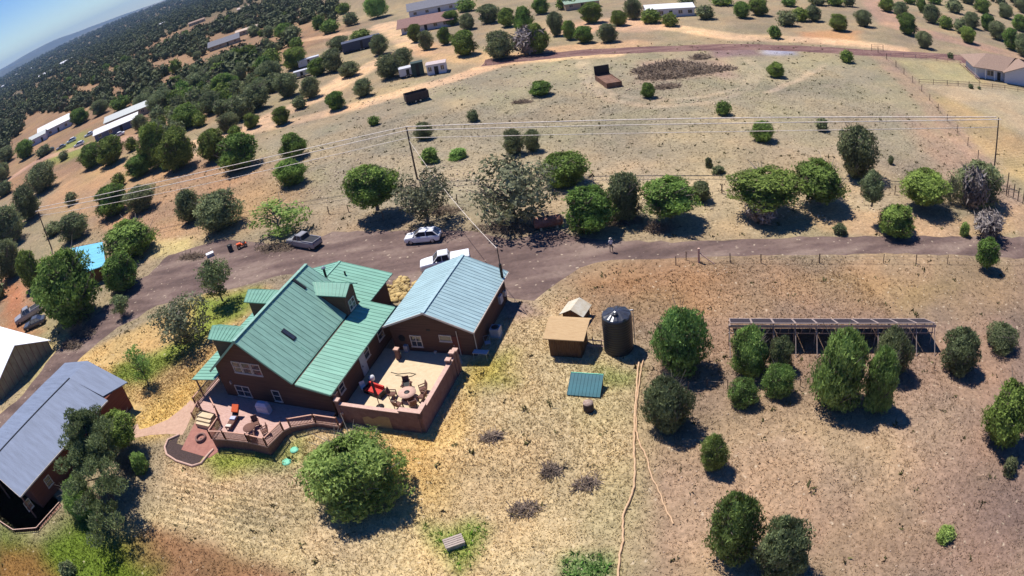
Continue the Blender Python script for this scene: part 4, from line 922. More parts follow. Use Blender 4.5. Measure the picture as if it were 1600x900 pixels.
mb = MB(); b_, z_ = hitA(669, 516, .6); mb.box(b_-.18, b_+.18, .55, .602, z_-.08, z_+.08); mb.build('gable_vent', m_dark, G)
mb = MB(); mb.box(-2.6, -1.8, .56, .602, .06, 2.05); d_ = mb.build('door', m_red, G); mb = MB(); mb.box(-2.52, -2.44, .5, .56, 1.0, 1.12); mb.build('handle', m_steel, d_)
mb = MB(); mb.bar((-1.98, .52, 0), (-1.98, .52, 2.7), .04, 6); mb.build('downpipe', m_trim, G)
b_, z_ = hitA(681, 550, .6); mb = MB(); mb.box(b_-.12, b_+.12, .42, .6, z_-.15, z_+.15); mb.build('meter_box', m_trim, G)
b_, z_ = hitA(640, 557, .6); mb = MB(); mb.box(b_-.2, b_+.2, .25, .6, 0, .75); mb.build('hose_reel', m_ac, G)
# service mast on the far right corner and meter boxes on the side wall
a_, z_ = hitB(785, 445, -.3); mb = MB(); mb.bar((-.3, 9.3, .2), (-.3, 9.3, 6.4), .05, 6); mb.bar((-.3, 9.3, 2.6), (-.3, 9.3, 4.6), .15, 8, mi=1); mb.build('service_mast', [m_dark, m_dark], G)
for px, py, sz, mm in ((784, 487, .7, m_ac), (793, 492, .45, m_trim)):
    a_, z_ = hitB(px, py, -.45); mb = MB(); mb.box(-.452, -.2, a_-sz/2, a_+sz/2, 1.0, 1.0+sz*1.2); mb.build('meter_box', mm, G)
mb = MB(); mb.bar((-.38, .75, 0), (-.38, .75, 2.9), .045, 6); mb.build('downpipe', m_trim, G)
KEEP.append([from_f(*q) for q in ((-9.3, -.2), (-9.3, 10.3), (.2, 10.3), (.2, -.2))])
def box_part(parent, name, m, *boxes):
    b = MB()
    for q in boxes: b.box(*q)
    return b.build(name, m, parent)
# air conditioner and yard bits by the garage's shaded side
def on_ground_f(b_, a_): q = from_f(b_, a_); return (q[0], q[1], float(hgt(*q)))
x, y, z = UG(776, 524); t = thing('air_conditioner', 'pale grey air conditioner unit standing in the shade beside the garage wall', 'air conditioner', (x, y, z), FA)
box_part(t, 'casing', m_ac, (-.45, .45, -.45, .45, .05, .95)); mb = MB(); mb.lathe(0, 0, [(.36, .951), (.36, .985), (.1, 1.0)], 16); mb.build('fan_grille', m_dark, t); box_part(t, 'base', m_conc, (-.55, .55, -.55, .55, 0, .05))
x, y, z = UG(753, 560); t = thing('folding_table', 'small dark trestle frame standing on the shaded grass by the garage corner', 'trestle', (x, y, z), FA)
box_part(t, 'top', m_ac, (-.7, .7, -.3, .3, .72, .77)); 
for sx in (-.6, .6):
    for sy in (-.25, .25): mb = MB(); mb.bar((sx, sy, .72), (sx*1.1, sy*1.3, 0), .025, 5); mb.build('leg', m_steel, t)
x, y, z = UG(763, 541); t = thing('garden_chair', 'pale metal chair frame on the shaded grass between the garage and its air conditioner', 'chair', (x, y, z), FA+.5)
box_part(t, 'seat', m_ac, (-.25, .25, -.25, .25, .42, .46)); mb = MB(); mb.tube([(-.25, .25, .44), (-.27, .34, .98), (.27, .34, .98), (.25, .25, .44)], .02, 5); mb.build('backrest', m_steel, t)
for sx in (-.23, .23):
    for sy in (-.23, .23): mb = MB(); mb.bar((sx, sy, .43), (sx, sy, 0), .018, 5); mb.build('leg', m_steel, t)
# ================================================================== courtyard wall and floor
W_ = frame_thing('courtyard_wall', 'tan stucco wall with pale cap and stepped corners enclosing the courtyard', 'wall')
mb = MB(); mb.box(-1.45, -1.15, -10.0, -2.6, -.4, 2.0); mb.box(-8.9, -1.452, -10.15, -9.85, -.5, 2.0); mb.build('wall', m_stucco, W_)
mb = MB(); mb.box(-3.1, -1.13, -10.2, -9.8, 1.7, 2.28); mb.box(-1.47, -1.13, -10.2, -8.9, 1.7, 2.281); mb.build('stepped_corner', m_stucco, W_)
mb = MB(); mb.box(-1.5, -1.1, -8.88, -2.55, 2.002, 2.07); mb.box(-8.95, -3.12, -10.2, -9.8, 2.002, 2.07); mb.box(-3.15, -1.08, -10.25, -9.75, 2.285, 2.35); mb.box(-1.5, -1.08, -9.74, -8.85, 2.285, 2.349); mb.build('cap', m_cap, W_)
for (b_, a_, h_) in ((-9.15, -9.95, 2.35), (-9.9, -9.1, 2.3), (-1.3, -2.35, 2.5), (-1.3, -1.75, 2.3), (-1.35, -3.2, 2.35), (-7.9, -.75, 1.1)):
    mb = MB(); mb.box(b_-.2, b_+.2, a_-.2, a_+.2, -.3, h_); q = mb.build('pillar', m_stucco, W_); mb = MB(); mb.box(b_-.25, b_+.25, a_-.25, a_+.25, h_, h_+.12); mb.build('pillar_cap', m_cap, q)
# pale repair patch with a notched top on the outside of the wall
pt = [(-6.9, .1), (-4.2, .05), (-4.2, 1.35), (-4.5, 1.42), (-5.2, 1.36), (-5.9, .95), (-6.3, 1.2), (-6.9, .95)]
mb = MB(); mb.hexa([(x, -10.155, z) for x, z in pt], [(x, -10.175, z) for x, z in pt]); mb.build('pale_patch', mat('buff_render', C(186,158,118), .9, C(170,140,104)), W_)
mb = MB(); P = [from_f(*q) for q in ((-10.1, -9.5), (-8.9, -9.86), (-1.44, -9.86), (-1.44, -.5), (-2.2, .62), (-10.1, .62))]
sheet('courtyard_floor', P, .012, m_conc)
KEEP.append([from_f(*q) for q in ((-10.3, -10.4), (-1.0, -10.4), (-1.0, .7), (-10.3, .7))])
# ---------------- furniture in the courtyard
def at_f(px, py, z=0.): q = U(px, py, z); return q
def patio_chair(p, rz, label, m=None, group=None):
    t = thing('garden_chair', label, 'chair', p, rz, group); m = m or m_wick
    box_part(t, 'seat', m, (-.3, .3, -.3, .3, .36, .46)); mb = MB(); mb.hexa([(-.3, .26, .46), (.3, .26, .46), (.3, .34, .46), (-.3, .34, .46)], [(-.3, .42, 1.02), (.3, .42, 1.02), (.3, .48, 1.02), (-.3, .48, 1.02)]); mb.build('backrest', m, t)
    for s in (-1, 1): box_part(t, 'armrest', m, (s*.34-.04, s*.34+.04, -.28, .34, .6, .66), (s*.34-.03, s*.34+.03, -.28, -.22, .0, .6))
    for sx in (-.26, .26):
        for sy in (-.26, .26): box_part(t, 'leg', m_dark, (sx-.025, sx+.025, sy-.025, sy+.025, 0, .36))
    return t
tx, ty = U(637, 617, 0.35)
t = thing('patio_table', 'round pale fire-pit table ringed by chairs in the courtyard corner', 'table', (tx, ty, 0), 0)
mb = MB(); mb.lathe(0, 0, [(.78, .58), (.82, .62), (.82, .66), (.3, .67)], 24); mb.build('table_top', m_cap, t); mb = MB(); mb.lathe(0, 0, [(.5, 0), (.42, .58)], 16); mb.build('base', m_wick, t); mb = MB(); mb.lathe(0, 0, [(.26, .672), (.24, .7), (.05, .7)], 16); mb.build('burner', m_dark, t)
for i, (a_, lb) in enumerate(((20, 'wicker chair on the garage side of the round fire-pit table'), (95, 'wicker chair between the round fire-pit table and the square brazier'), (165, 'wicker chair nearest the orange-red lounge by the round fire-pit table'), (235, 'wicker chair left front of the round fire-pit table by the umbrella pole'), (290, 'wicker chair in front of the round fire-pit table against the front wall'), (335, 'wicker chair in the stepped wall corner by the round fire-pit table'))):
    r_ = 1.45; patio_chair((tx+r_*math.cos(rad(a_)), ty+r_*math.sin(rad(a_)), 0), rad(a_-90), lb, group='wicker chairs round the courtyard table')
x, y = U(636, 604, .2); t = thing('brazier', 'small square dark brazier on the pale courtyard floor', 'brazier', (x, y, 0), FA)
box_part(t, 'bowl', m_dark, (-.34, .34, -.34, .34, .25, .5)); box_part(t, 'rim', m_wick, (-.42, .42, -.42, -.34, .42, .52), (-.42, .42, .34, .42, .42, .52), (-.42, -.34, -.34, .34, .42, .52), (.34, .42, -.34, .34, .42, .52))
for sx in (-.3, .3):
    for sy in (-.3, .3): box_part(t, 'leg', m_dark, (sx-.03, sx+.03, sy-.03, sy+.03, 0, .25))
b = MB(); c = U(632, 585, 0); pts = [U(*q) for q in ((611, 582), (622, 585), (630, 584), (640, 583), (650, 585), (644, 588), (634, 590), (628, 588), (618, 587))]
b.tube([(x, y, .035) for x, y in pts], .035, 6); o = b.build('garden_hose', m_dark); tag(o, 'dark hose lying uncoiled on the pale courtyard floor', 'hose')
x, y = U(594, 636, 0); t = thing('umbrella', 'closed dark garden umbrella standing on a round base behind the courtyard wall', 'umbrella', (x, y, 0), 0)
mb = MB(); mb.lathe(0, 0, [(.38, 0), (.38, .08), (.1, .14)], 16); mb.build('base', m_dark, t); mb = MB(); mb.bar((0, 0, .1), (0, 0, 2.9), .04, 8); mb.build('pole', m_rail, t)
mb = MB(); mb.lathe(0, 0, [(.09, 1.2), (.17, 1.35), (.11, 2.0), (.12, 2.7), (.02, 2.95)], 9); mb.build('folded_canopy', mat('dark_red_canvas', (.09,.03,.03), .85), t)
x, y = U(586, 611, .3); t = thing('patio_sofa', 'orange-red cushioned sofa beside the closed umbrella in the courtyard', 'sofa', (x, y, 0), FA-.25)
box_part(t, 'frame', m_dark, (-.95, .95, -.45, .45, .1, .34)); box_part(t, 'seat_cushion', m_redc, (-.9, -.01, -.4, .3, .34, .48), (.01, .9, -.4, .3, .34, .48)); box_part(t, 'backrest', m_redc, (-.9, .9, .3, .46, .34, .86)); box_part(t, 'armrest', m_dark, (-1.03, -.95, -.45, .45, .1, .62)); box_part(t, 'armrest', m_dark, (.95, 1.03, -.45, .45, .1, .62))
x, y = U(583, 597, .3); t = thing('barbecue', 'white and grey kettle barbecue at the back of the orange-red sofa', 'barbecue', (x, y, 0), 0)
mb = MB(); mb.lathe(0, 0, [(.05, .5), (.26, .6), (.3, .8), (.25, .98), (.06, 1.08)], 14); mb.build('kettle', m_white, t)
for a_ in (0, 2.1, 4.2): mb = MB(); mb.bar((0, 0, .6), (.34*math.cos(a_), .34*math.sin(a_), 0), .02, 5); mb.build('leg', m_dark, t)
x, y = U(569, 608, .2); t = thing('garden_chair', 'white folding chair in the shade left of the orange-red sofa', 'chair', (x, y, 0), .4)
box_part(t, 'seat', m_white, (-.25, .25, -.25, .25, .4, .44)); box_part(t, 'backrest', m_white, (-.25, .25, .22, .26, .44, .95))
for sx in (-.22, .22):
    for sy in (-.22, .22): box_part(t, 'leg', m_white, (sx-.02, sx+.02, sy-.02, sy+.02, 0, .4))
# ================================================================== deck
DZ = .45
D = frame_thing('deck', 'weathered wooden deck with brown railing and steps along the house front', 'deck')
DP = [(-26.3, -9.5), (-26.2, -12.0), (-24.9, -12.3), (-22.6, -12.5), (-21.2, -13.7), (-21.0, -15.7), (-19.4, -15.35), (-16.7, -15.05), (-14.5, -15.1), (-14.05, -12.8), (-13.6, -12.25), (-11.4, -11.2), (-8.95, -11.15), (-8.95, -10.16), (-10.2, -10.16), (-10.2, -9.5)]
mb = MB(); mb.prism(DP[::-1][::-1], DZ-.16, DZ); mb.build('floor', m_deck, D)
mb = MB()
for p, q in zip(DP[3:13], DP[4:14]): mb.hexa([(p[0], p[1], -.9), (q[0], q[1], -.9), (q[0], q[1]+.06, -.9), (p[0], p[1]+.06, -.9)], [(p[0], p[1]+.02, DZ-.16), (q[0], q[1]+.02, DZ-.16), (q[0], q[1]+.06, DZ-.16), (p[0], p[1]+.06, DZ-.16)])
mb.build('skirt', m_rail, D)
def railing(parent, pts, h=.95, name='railing', step=.13):
    for p, q in zip(pts[:-1], pts[1:]):
        p = Vector(p); q = Vector(q); L = (q-p).length; mb = MB(); up = Vector((0, 0, 1))
        mb.beam(p+up*h, q+up*h, .12, .05, mi=1); mb.beam(p+up*.1, q+up*.1, .05, .06); n = max(2, int(L/step))
        for i in range(1, n): r_ = p.lerp(q, i/n); mb.beam(r_+up*.1, r_+up*h, .045)
        mb.beam(p, p+up*(h+.08), .11); mb.beam(q, q+up*(h+.08), .11)
        mb.build(name, [m_rail, m_railtop], parent)
v3 = lambda p: (p[0], p[1], DZ)
railing(D, [v3(DP[i]) for i in (4, 5, 6, 7, 8, 9)]); railing(D, [v3(DP[i]) for i in (10, 11, 12)]); railing(D, [v3(p) for p in ((-26.15, -2.0), (-26.15, -7.2), (-26.15, -11.9))]); railing(D, [(-22.5, -12.6, DZ), (-21.25, -13.7, DZ)]); railing(D, [(-24.0, -11.4, DZ), (-22.6, -12.4, DZ)])
for i in range(3):
    mb = MB(); mb.box(-25.2+.1*i, -23.2+.05*i, -12.75-.38*(i+1), -12.45-.38*i, -.6, DZ-.17*(i+1)+.03); mb.build('step', m_conc, D)
railing(D, [(-25.3, -12.1, DZ), (-25.5, -13.4, DZ-.5)], .85)
KEEP.append([from_f(*p) for p in DP])
# pad with fire ring, planting bed, path
PADP = [(-24.9, -17.1), (-20.9, -17.15), (-20.4, -16.1), (-21.2, -14.6), (-22.6, -13.5), (-25.6, -13.4), (-25.5, -14.7)]
PADW = [from_f(*p) for p in PADP]; sheet('fire_ring_pad', PADW, .03, m_pad); KEEP.append(PADW)
x, y, z = UG(313, 683, .3); t = thing('fire_ring', 'round brick fire ring with dark ashes on the reddish pad', 'fire pit', (x, y, z-.0), 0)
mb = MB(); mb.lathe(0, 0, [(.62, 0), (.62, .36), (.44, .36), (.42, .06)], 20); mb.build('ring', m_stucco, t); mb = MB(); mb.lathe(0, 0, [(.43, .02), (.3, .1), (.05, .14)], 14); mb.build('ashes', m_cinder, t)
BED = pp((280,682),(264,690),(259,700),(262,710),(275,718),(300,727),(312,722),(322,708),(330,706),(318,702),(290,697),(276,693)); sheet('planting_bed', BED, .02, m_cinder); KEEP.append(BED)
b = MB(); bp = [UG(*q) for q in ((281,680),(263,688),(258,700),(261,711),(276,721),(301,729),(315,725),(326,711),(334,703))]; b.tube([(p[0], p[1], p[2]+.08) for p in bp], .13, 6)
tag(b.build('stone_edging', m_cap), 'pale stone edging curving round the dark planting bed below the pad', 'edging')
PATHP = pp((215,662),(218,671),(232,668),(262,655),(282,640),(298,625),(306,630),(300,650),(292,668),(285,680),(262,678),(235,680),(215,684),(195,690),(196,672)); sheet('path', ragged(PATHP, .8, .12), .014, m_path); KEEP.append(PATHP)
def disc(px, py, r_, label, m):
    x, y, z = UG(px, py); b = MB(); b.lathe(0, 0, [(r_, 0), (r_*.96, .06), (r_*.5, .09), (.02, .1)], 18); o = b.build('stepping_stone', m); o.location = (x, y, z); tag(o, label, 'stepping stone', 'green stepping stones below the deck')
m_mint = mat('mint_green_plastic', C(140,226,190), .6, C(120,205,170)); disc(460, 703, .42, 'mint green round stone nearer the deck rail', m_mint); disc(448, 722, .46, 'mint green round stone farther from the deck', m_mint)
# deck furniture
def f_at(px, py, z): q = U(px, py, z); return (q[0], q[1], DZ)
x, y, z = f_at(411, 636, 1.0); t = thing('covered_grill', 'barbecue grill under a pale blue-grey cover against the front wall', 'grill', (x, y, z), FA)
mb = MB(); mb.hexa([(-.75, -.32, 0), (.75, -.32, 0), (.75, .32, 0), (-.75, .32, 0)], [(-.7, -.3, .85), (.7, -.3, .85), (.7, .3, .85), (-.7, .3, .85)]); mb.hexa([(-.7, -.3, .85), (.7, -.3, .85), (.7, .3, .85), (-.7, .3, .85)], [(-.5, -.14, 1.12), (.5, -.14, 1.12), (.5, .2, 1.12), (-.5, .2, 1.12)]); mb.build('cover', m_cover, t)
mb = MB(); mb.box(-.6, .6, -.335, -.322, .25, .7); mb.build('cover_flap', m_cover, t)
x, y, z = f_at(364, 654, .9); t = thing('lounge_chair', 'long dark recliner with an orange pillow at its head on the deck', 'recliner', (x, y, z), FA+rad(8))
box_part(t, 'mattress', m_wick, (-.34, .34, -1.25, .45, .32, .44)); mb = MB(); mb.hexa([(-.34, .45, .32), (.34, .45, .32), (.34, .45, .46), (-.34, .45, .46)][::-1], [(-.34, 1.1, .78), (.34, 1.1, .78), (.34, 1.1, .9), (-.34, 1.1, .9)][::-1]); mb.build('backrest', m_dark, t)
mb = MB(); mb.hexa([(-.38, .62, .66), (.38, .62, .66), (.38, 1.25, 1.05), (-.38, 1.25, 1.05)], [(-.38, .58, .8), (.38, .58, .8), (.38, 1.2, 1.2), (-.38, 1.2, 1.2)]); mb.build('pillow', m_orange, t)
box_part(t, 'cushion', m_cover, (-.3, .3, -.2, .25, .44, .56)); box_part(t, 'foot_cushion', m_trim, (-.3, .3, -1.2, -.85, .44, .52))
for sx in (-.3, .3):
    for sy in (-1.15, .3): box_part(t, 'leg', m_dark, (sx-.03, sx+.03, sy-.03, sy+.03, 0, .32))
x, y, z = f_at(391, 672, .8); t = thing('patio_table', 'round brown slatted table among the chairs on the deck', 'table', (x, y, z), 0)
mb = MB(); mb.lathe(0, 0, [(.62, .64), (.64, .67), (.62, .70), (.05, .705)], 20); mb.build('table_top', m_wick, t)
for a_ in (0, 1.57, 3.14, 4.71): mb = MB(); mb.bar((.4*math.cos(a_), .4*math.sin(a_), .64), (.5*math.cos(a_), .5*math.sin(a_), 0), .03, 5); mb.build('leg', m_dark, t)
for px, py, a_, lb in ((393, 683, 200, 'brown chair between the round deck table and the front rail'), (413, 674, 300, 'brown chair at the right end of the deck near the corner rail'), (400, 662, 20, 'brown chair behind the round deck table towards the house')):
    x, y, z = f_at(px, py, .8); patio_chair((x, y, z), rad(a_), lb, group='brown chairs on the front deck')
# stairs-side wall / gate slope between deck and courtyard
x, y, z = UG(541, 660); t = thing('gate_post', 'short post with a pale round cap at the grass corner of the courtyard wall', 'post', (x, y, z), FA)
box_part(t, 'post', m_rail, (-.1, .1, -.1, .1, -.2, 1.0)); mb = MB(); mb.lathe(0, 0, [(.12, 1.0), (.15, 1.08), (.03, 1.2)], 10); mb.build('cap', m_cap, t)
# ================================================================== grey-roofed cabin at the lower left
CA = rad(65.3); cax = (math.cos(CA), math.sin(CA)); CF = thing('cabin', 'dark red-brown cabin with a long blue-grey metal roof behind a leaning pine', 'cabin', (*U(31.5, 776, 3.2), 0), CA-math.pi/2)
# local frame: x to the right (downhill side), y along the ridge; origin below the front right eave corner
def cl(px, py, z): return local(CF, U(px, py, z))
L1 = cl(168, 625.5, 3.2)[1]; rx, _ = cl(109, 591.5, 4.7); rx2, _ = cl(0, 703.5, 4.7); RXX = (rx+rx2)/2; L2 = cl(192, 594, 3.2)[1]; LR = cl(109, 591.5, 4.7)[1]
wl_ = 2*RXX
mb = MB(); roofp(mb, (RXX, 0, 4.7), (RXX, L1, 4.7), (0, L1, 3.2), (0, 0, 3.2), .10, .9, .02); roofp(mb, (RXX, 0, 4.7), (RXX, L1, 4.7), (wl_, L1, 3.2), (wl_, 0, 3.2), .10, .9, .02)
mb.build('roof', m_ggrey, CF)
mb = MB(); mb.slab([(RXX+.0, L1-.0, 4.66), (wl_, L1, 3.16), (wl_, L2, 3.16), (RXX, L2, 4.66)], .10); mb.slab([(-.9, L1+.15, 3.42), (-.9+1.1, L2, 3.1), (RXX, L2, 4.66), (RXX, L1+.0, 4.66)], .10); mb.build('porch_roof', m_ggrey, CF)
mb = MB(); mb.beam((RXX, -.03, 4.74), (RXX, L1, 4.74), .16, .05); mb.build('ridge_cap', m_dark, CF)
mb = MB(); zz = lambda x_: 4.55-1.5/abs(RXX)*abs(x_-RXX); gpz = [(wl_+.5, -.8), (-.5, -.8), (-.5, zz(-.5)), (RXX, zz(RXX)), (wl_+.5, zz(wl_+.5))]
mb.hexa([(x, 1.6, z) for x, z in gpz], [(x, L2-.5, z) for x, z in gpz]); mb.build('wall', m_red, CF)
mb = MB(); mb.beam((.03, 0, 3.12), (.03, L1, 3.12), .06, .14); mb.beam((0, -.03, 3.13), (RXX, -.03, 4.63), .05, .14); mb.build('roof_trim', m_trim, CF)
for px, py in ((46.6, 790), (84, 757)):
    q0 = cl(px, py, 1.6); window(CF, 'b', -.5, q0[1], 1.1, .8, 1.0, out=1)
for y_ in (.15,): 
    for x_ in (-.3, RXX, wl_+.3): box_part(CF, 'porch_post', m_rail, (x_-.08, x_+.08, y_-.08, y_+.08, -.8, 3.1))
# its porch deck
qd = [cl(0, 814, .5), cl(20, 827, .5), cl(56, 824, .5), cl(92, 784, .5)]
dp = [(wl_, -1.9), (qd[0][0], qd[0][1]), (qd[1][0], qd[1][1]), (qd[2][0], qd[2][1]), (qd[3][0]+.0, qd[3][1]), (-.5, qd[3][1]+.6), (-.5, 1.6), (wl_, 1.6)]
mb = MB(); mb.prism(dp, -.5, .0); mb.build('porch_deck', m_rail, CF)
for i in (0, 1, 2, 3):
    p, q = dp[i], dp[i+1]; mb = MB(); mb.beam((*p, .45), (*q, .45), .09, .05, mi=1); n = max(2, int(math.dist(p, q)/.3))
    for k_ in range(n+1): r_ = (p[0]+(q[0]-p[0])*k_/n, p[1]+(q[1]-p[1])*k_/n); mb.beam((*r_, 0), (*r_, .44), .05)
    mb.build('railing', [m_rail, m_cap], CF)
mb = MB(); s0 = (np.array(dp[2])+np.array(dp[3]))/2; dr = np.array(dp[3])-np.array(dp[2]); dr = dr/np.linalg.norm(dr); nn = np.array([dr[1], -dr[0]])
for i in range(2):
    c_ = s0+nn*(.3+.35*i); mb.cbox(c_[0], c_[1], -.8, 2.2, .36, .62-.2*i, math.atan2(dr[1], dr[0]))
mb.build('step', m_cap, CF)
KEEP.append([(CF.location[0]+x*math.cos(CA-math.pi/2)-y*math.sin(CA-math.pi/2), CF.location[1]+x*math.sin(CA-math.pi/2)+y*math.cos(CA-math.pi/2)) for x, y in ((wl_, -2.5), (1.3, -2.2), (1.5, L2), (wl_, L2))])
# the leaning pine in front of it: own trunk and open layered crown
def leaning_pine():
    bx, by, bz = UG(181, 792); t = thing('pine_tree', 'tall leaning dark pine with open crown overlapping the grey-roofed cabin', 'tree', (bx, by, bz), 0)
    top = Vector(U(128, 655, 6.3)+(6.3,))-Vector((bx, by, bz)); b = MB()
    path = [Vector((0, 0, -.1)), top*.3+Vector((.15, 0, .5)), top*.6+Vector((-.1, .1, .5)), top*.85, top]
    b.tube(path, [.24, .2, .15, .09, .04], 8); r = random.Random(8); tips = []
    for i in range(30):
        u = r.uniform(.32, 1); k_ = min(3, int(u*4)); f = u*4-k_; p = path[k_].lerp(path[k_+1], f); a = r.uniform(0, 6.28); L = r.uniform(1.3, 2.9)*(1.25-u*.55)
        e = p+Vector((math.cos(a)*L, math.sin(a)*L, r.uniform(-.1, .9))); b.tube([p, p.lerp(e, .5)+Vector((0, 0, .2)), e], [.07, .045, .02], 5); tips += [(e, 1.), (p.lerp(e, .62), .8)]
    for px, py, z_ in ((104,690,5.2),(98,728,4.6),(112,762,4.),(128,792,3.2),(150,815,2.6),(150,690,5.4),(140,735,4.6),(160,760,3.8),(120,715,4.9),(172,735,4.4),(186,760,3.6),(180,815,2.2),(110,668,5.8),(165,668,5.2),(150,842,1.8)):
        e = Vector((*U(px, py, z_), z_))-Vector((bx, by, bz)); p = path[2] if z_ > 4 else path[1]; b.tube([p, p.lerp(e, .5)+Vector((0, 0, .15)), e], [.09, .06, .03], 5); tips += [(e, 1.25), (p.lerp(e, .7), .9)]
    b.build('trunk', m_bark, t); tips += [(top, 1.), (top+Vector((.3, .2, .4)), .8)]
    rr = np.random.default_rng(4); V = []; T = []
    for e, s in tips:
        n = 300; d = sphere_dirs(rr, n, -1)*rr.uniform(.3, 1, (n, 1))**.5*np.array([.85, .85, .5])*s; c = np.array(e)[None]+d
        u = rr.normal(0, 1, (n, 3)); u[:, 2] = np.abs(u[:, 2])+.4; u /= np.linalg.norm(u, axis=1)[:, None]; w_ = np.cross(u, rr.normal(0, 1, (n, 3))); w_ /= np.linalg.norm(w_, axis=1)[:, None]
        L = rr.uniform(.2, .42, (n, 1)); V.append(np.stack([c-w_*.07, c+w_*.07, c+u*L], 1).reshape(-1, 3)); T.append(rr.uniform(0, 1, n)*.7+.3*rr.random())
    V = np.concatenate(V); link('crown', npmesh('pine_crown', V, np.arange(len(V)).reshape(-1, 3), m_pine, tone=np.concatenate(T)), t); return t
leaning_pine()
plant((150, 640, 214, 702), 'juniper', 'dark small tree against the end wall of the grey-roofed cabin, trunk leaning on the path', 'leafy_tree', 'tree', None, .35)
plant((92, 745, 150, 808), 'bright', 'bright green undergrowth at the foot of the leaning pine by the cabin wall', 'bush', 'bush', None, 0)
plant((200, 706, 232, 742), 'low', 'small green shrub by the path below the cabin end wall', 'bush', 'bush', None, 0)
# ================================================================== white membrane barn (left edge)
t = None
e1 = U(81, 546.5); e0 = U(2, 625); ddx, ddy = e1[0]-e0[0], e1[1]-e0[1]; WB = math.hypot(ddx, ddy)*1.0; ang = math.atan2(ddy, ddx)
t = thing('membrane_barn', 'white membrane-roofed barn with a tan panelled gable end at the left edge', 'barn', (e0[0], e0[1], 0), ang)
def bl(px, py, z): return local(t, U(px, py, z))
pkx = WB*.52; 
pz_ = 4.6
mb = MB(); out_ = [(0, 0), (WB, 0), (WB, 1.5), (pkx, pz_), (0, 2.0)]; mb.hexa([(x, 0, z) for x, z in out_], [(x, .12, z) for x, z in out_]); mb.hexa([(x, 22, z) for x, z in out_], [(x, 22.12, z) for x, z in out_]); mb.box(0, .1, .12, 22, 0, 1.95); mb.box(WB-.1, WB, .12, 22, 0, 1.45)
mb.build('wall', mat('tan_panels', C(186,172,134,.8), .8, C(150,136,104,.8), scale=1.5, stretch=(1, 1, .4)), t)
mb = MB(); n = 11
for i in range(n+1): x_ = WB*i/n; zt_ = (2.0+(pz_-2.0)*x_/pkx) if x_ < pkx else (1.5+(pz_-1.5)*(WB-x_)/(WB-pkx)); mb.box(x_-.04, x_+.04, -.04, -.001, 0, zt_-.05)
mb.build('wall_batten', m_rail, t)
mb = MB(); mb.slab([(-.4, -.5, 1.9), (pkx, -.5, pz_+.12), (pkx, 22.5, pz_+.12), (-.4, 22.5, 1.9)], .08); mb.slab([(pkx, -.5, pz_+.118), (WB+.4, -.5, 1.42), (WB+.4, 22.5, 1.42), (pkx, 22.5, pz_+.118)], .08); mb.build('roof', m_fab, t)
KEEP.append([(e0[0]+x*math.cos(ang)-y*math.sin(ang), e0[1]+x*math.sin(ang)+y*math.cos(ang)) for x, y in ((-.5, -.3), (WB+.5, -.3), (WB+.5, 22), (-.5, 22))])
# ================================================================== bright blue open shed behind the big junipers
q = [U(110, 388, 3), U(160, 378, 3), U(165, 414, 2.6), U(134, 425, 2.6)]; cx, cy = sum(p[0] for p in q)/4, sum(p[1] for p in q)/4
t = thing('open_shed', 'open shed with a flat bright blue metal roof among the big dark junipers', 'shed', (cx, cy, 0), 0); ql = [(p[0]-cx, p[1]-cy, z) for p, z in zip(q, (3, 3, 2.6, 2.6))]
mb = MB(); roofp(mb, ql[0], ql[1], ql[2], ql[3], .1, .6); mb.build('roof', m_cyan, t)
for p in ql: mb = MB(); mb.beam((p[0]*.9, p[1]*.9, 0), (p[0]*.9, p[1]*.9, p[2]-.1), .14); mb.build('post', m_plank, t)
p = ql; mb = MB(); mb.hexa([(p[3][0]*.88, p[3][1]*.88, 0), (p[2][0]*.88, p[2][1]*.88, 0), (p[2][0]*.88, p[2][1]*.88+.1, 0), (p[3][0]*.88, p[3][1]*.88+.1, 0)], [(p[3][0]*.88, p[3][1]*.88, 2.2), (p[2][0]*.88, p[2][1]*.88, 2.2), (p[2][0]*.88, p[2][1]*.88+.1, 2.2), (p[3][0]*.88, p[3][1]*.88+.1, 2.2)]); mb.build('wall', m_plank, t)
# ================================================================== solar rack
p0 = U(1140, 505, 2.7); p1 = U(1462, 505, 2.7); SA = math.atan2(p1[1]-p0[1], p1[0]-p0[0]); SL = math.dist(p0, p1)
t = thing('solar_rack', 'long tilted row of dark solar panels on a pale steel rack with struts', 'solar rack', (p0[0], p0[1], 0), SA)
m_pv = mat('solar_glass', (.03, .03, .045), .45, (.022, .022, .035), spec=.15); m_beam = mat('pale_rack_metal', C(216,196,186), .6, C(190,168,158), metal=.1)
n = 10; dpt = 3.3; z0_, z1_ = 2.7, .9
for i in range(n):
    xa, xb = SL*i/n+.05, SL*(i+1)/n-.05; f = MB(); g = MB()
    P = lambda x_, u: (x_, dpt*u, z0_+(z1_-z0_)*u)
    g.slab([P(xa, 0.01), P(xb, 0.01), P(xb, .99), P(xa, .99)], .05); pn = g.build('solar_panel', m_pv, t)
    for (a_, b_) in ((P(xa, 0), P(xb, 0)), (P(xa, 1), P(xb, 1)), (P(xa, 0), P(xa, 1)), (P(xb, 0), P(xb, 1))): f.beam((a_[0], a_[1], a_[2]+.015), (b_[0], b_[1], b_[2]+.015), .05, .05)
    f.build('panel_frame', m_beam, pn)
mb = MB(); mb.box(-.1, SL+.1, -.06, .05, 2.28, 2.52); mb.build('beam', m_beam, t); mb = MB(); mb.box(-.1, SL+.1, .35, .43, 1.35, 1.43); mb.build('rail', m_beam, t)
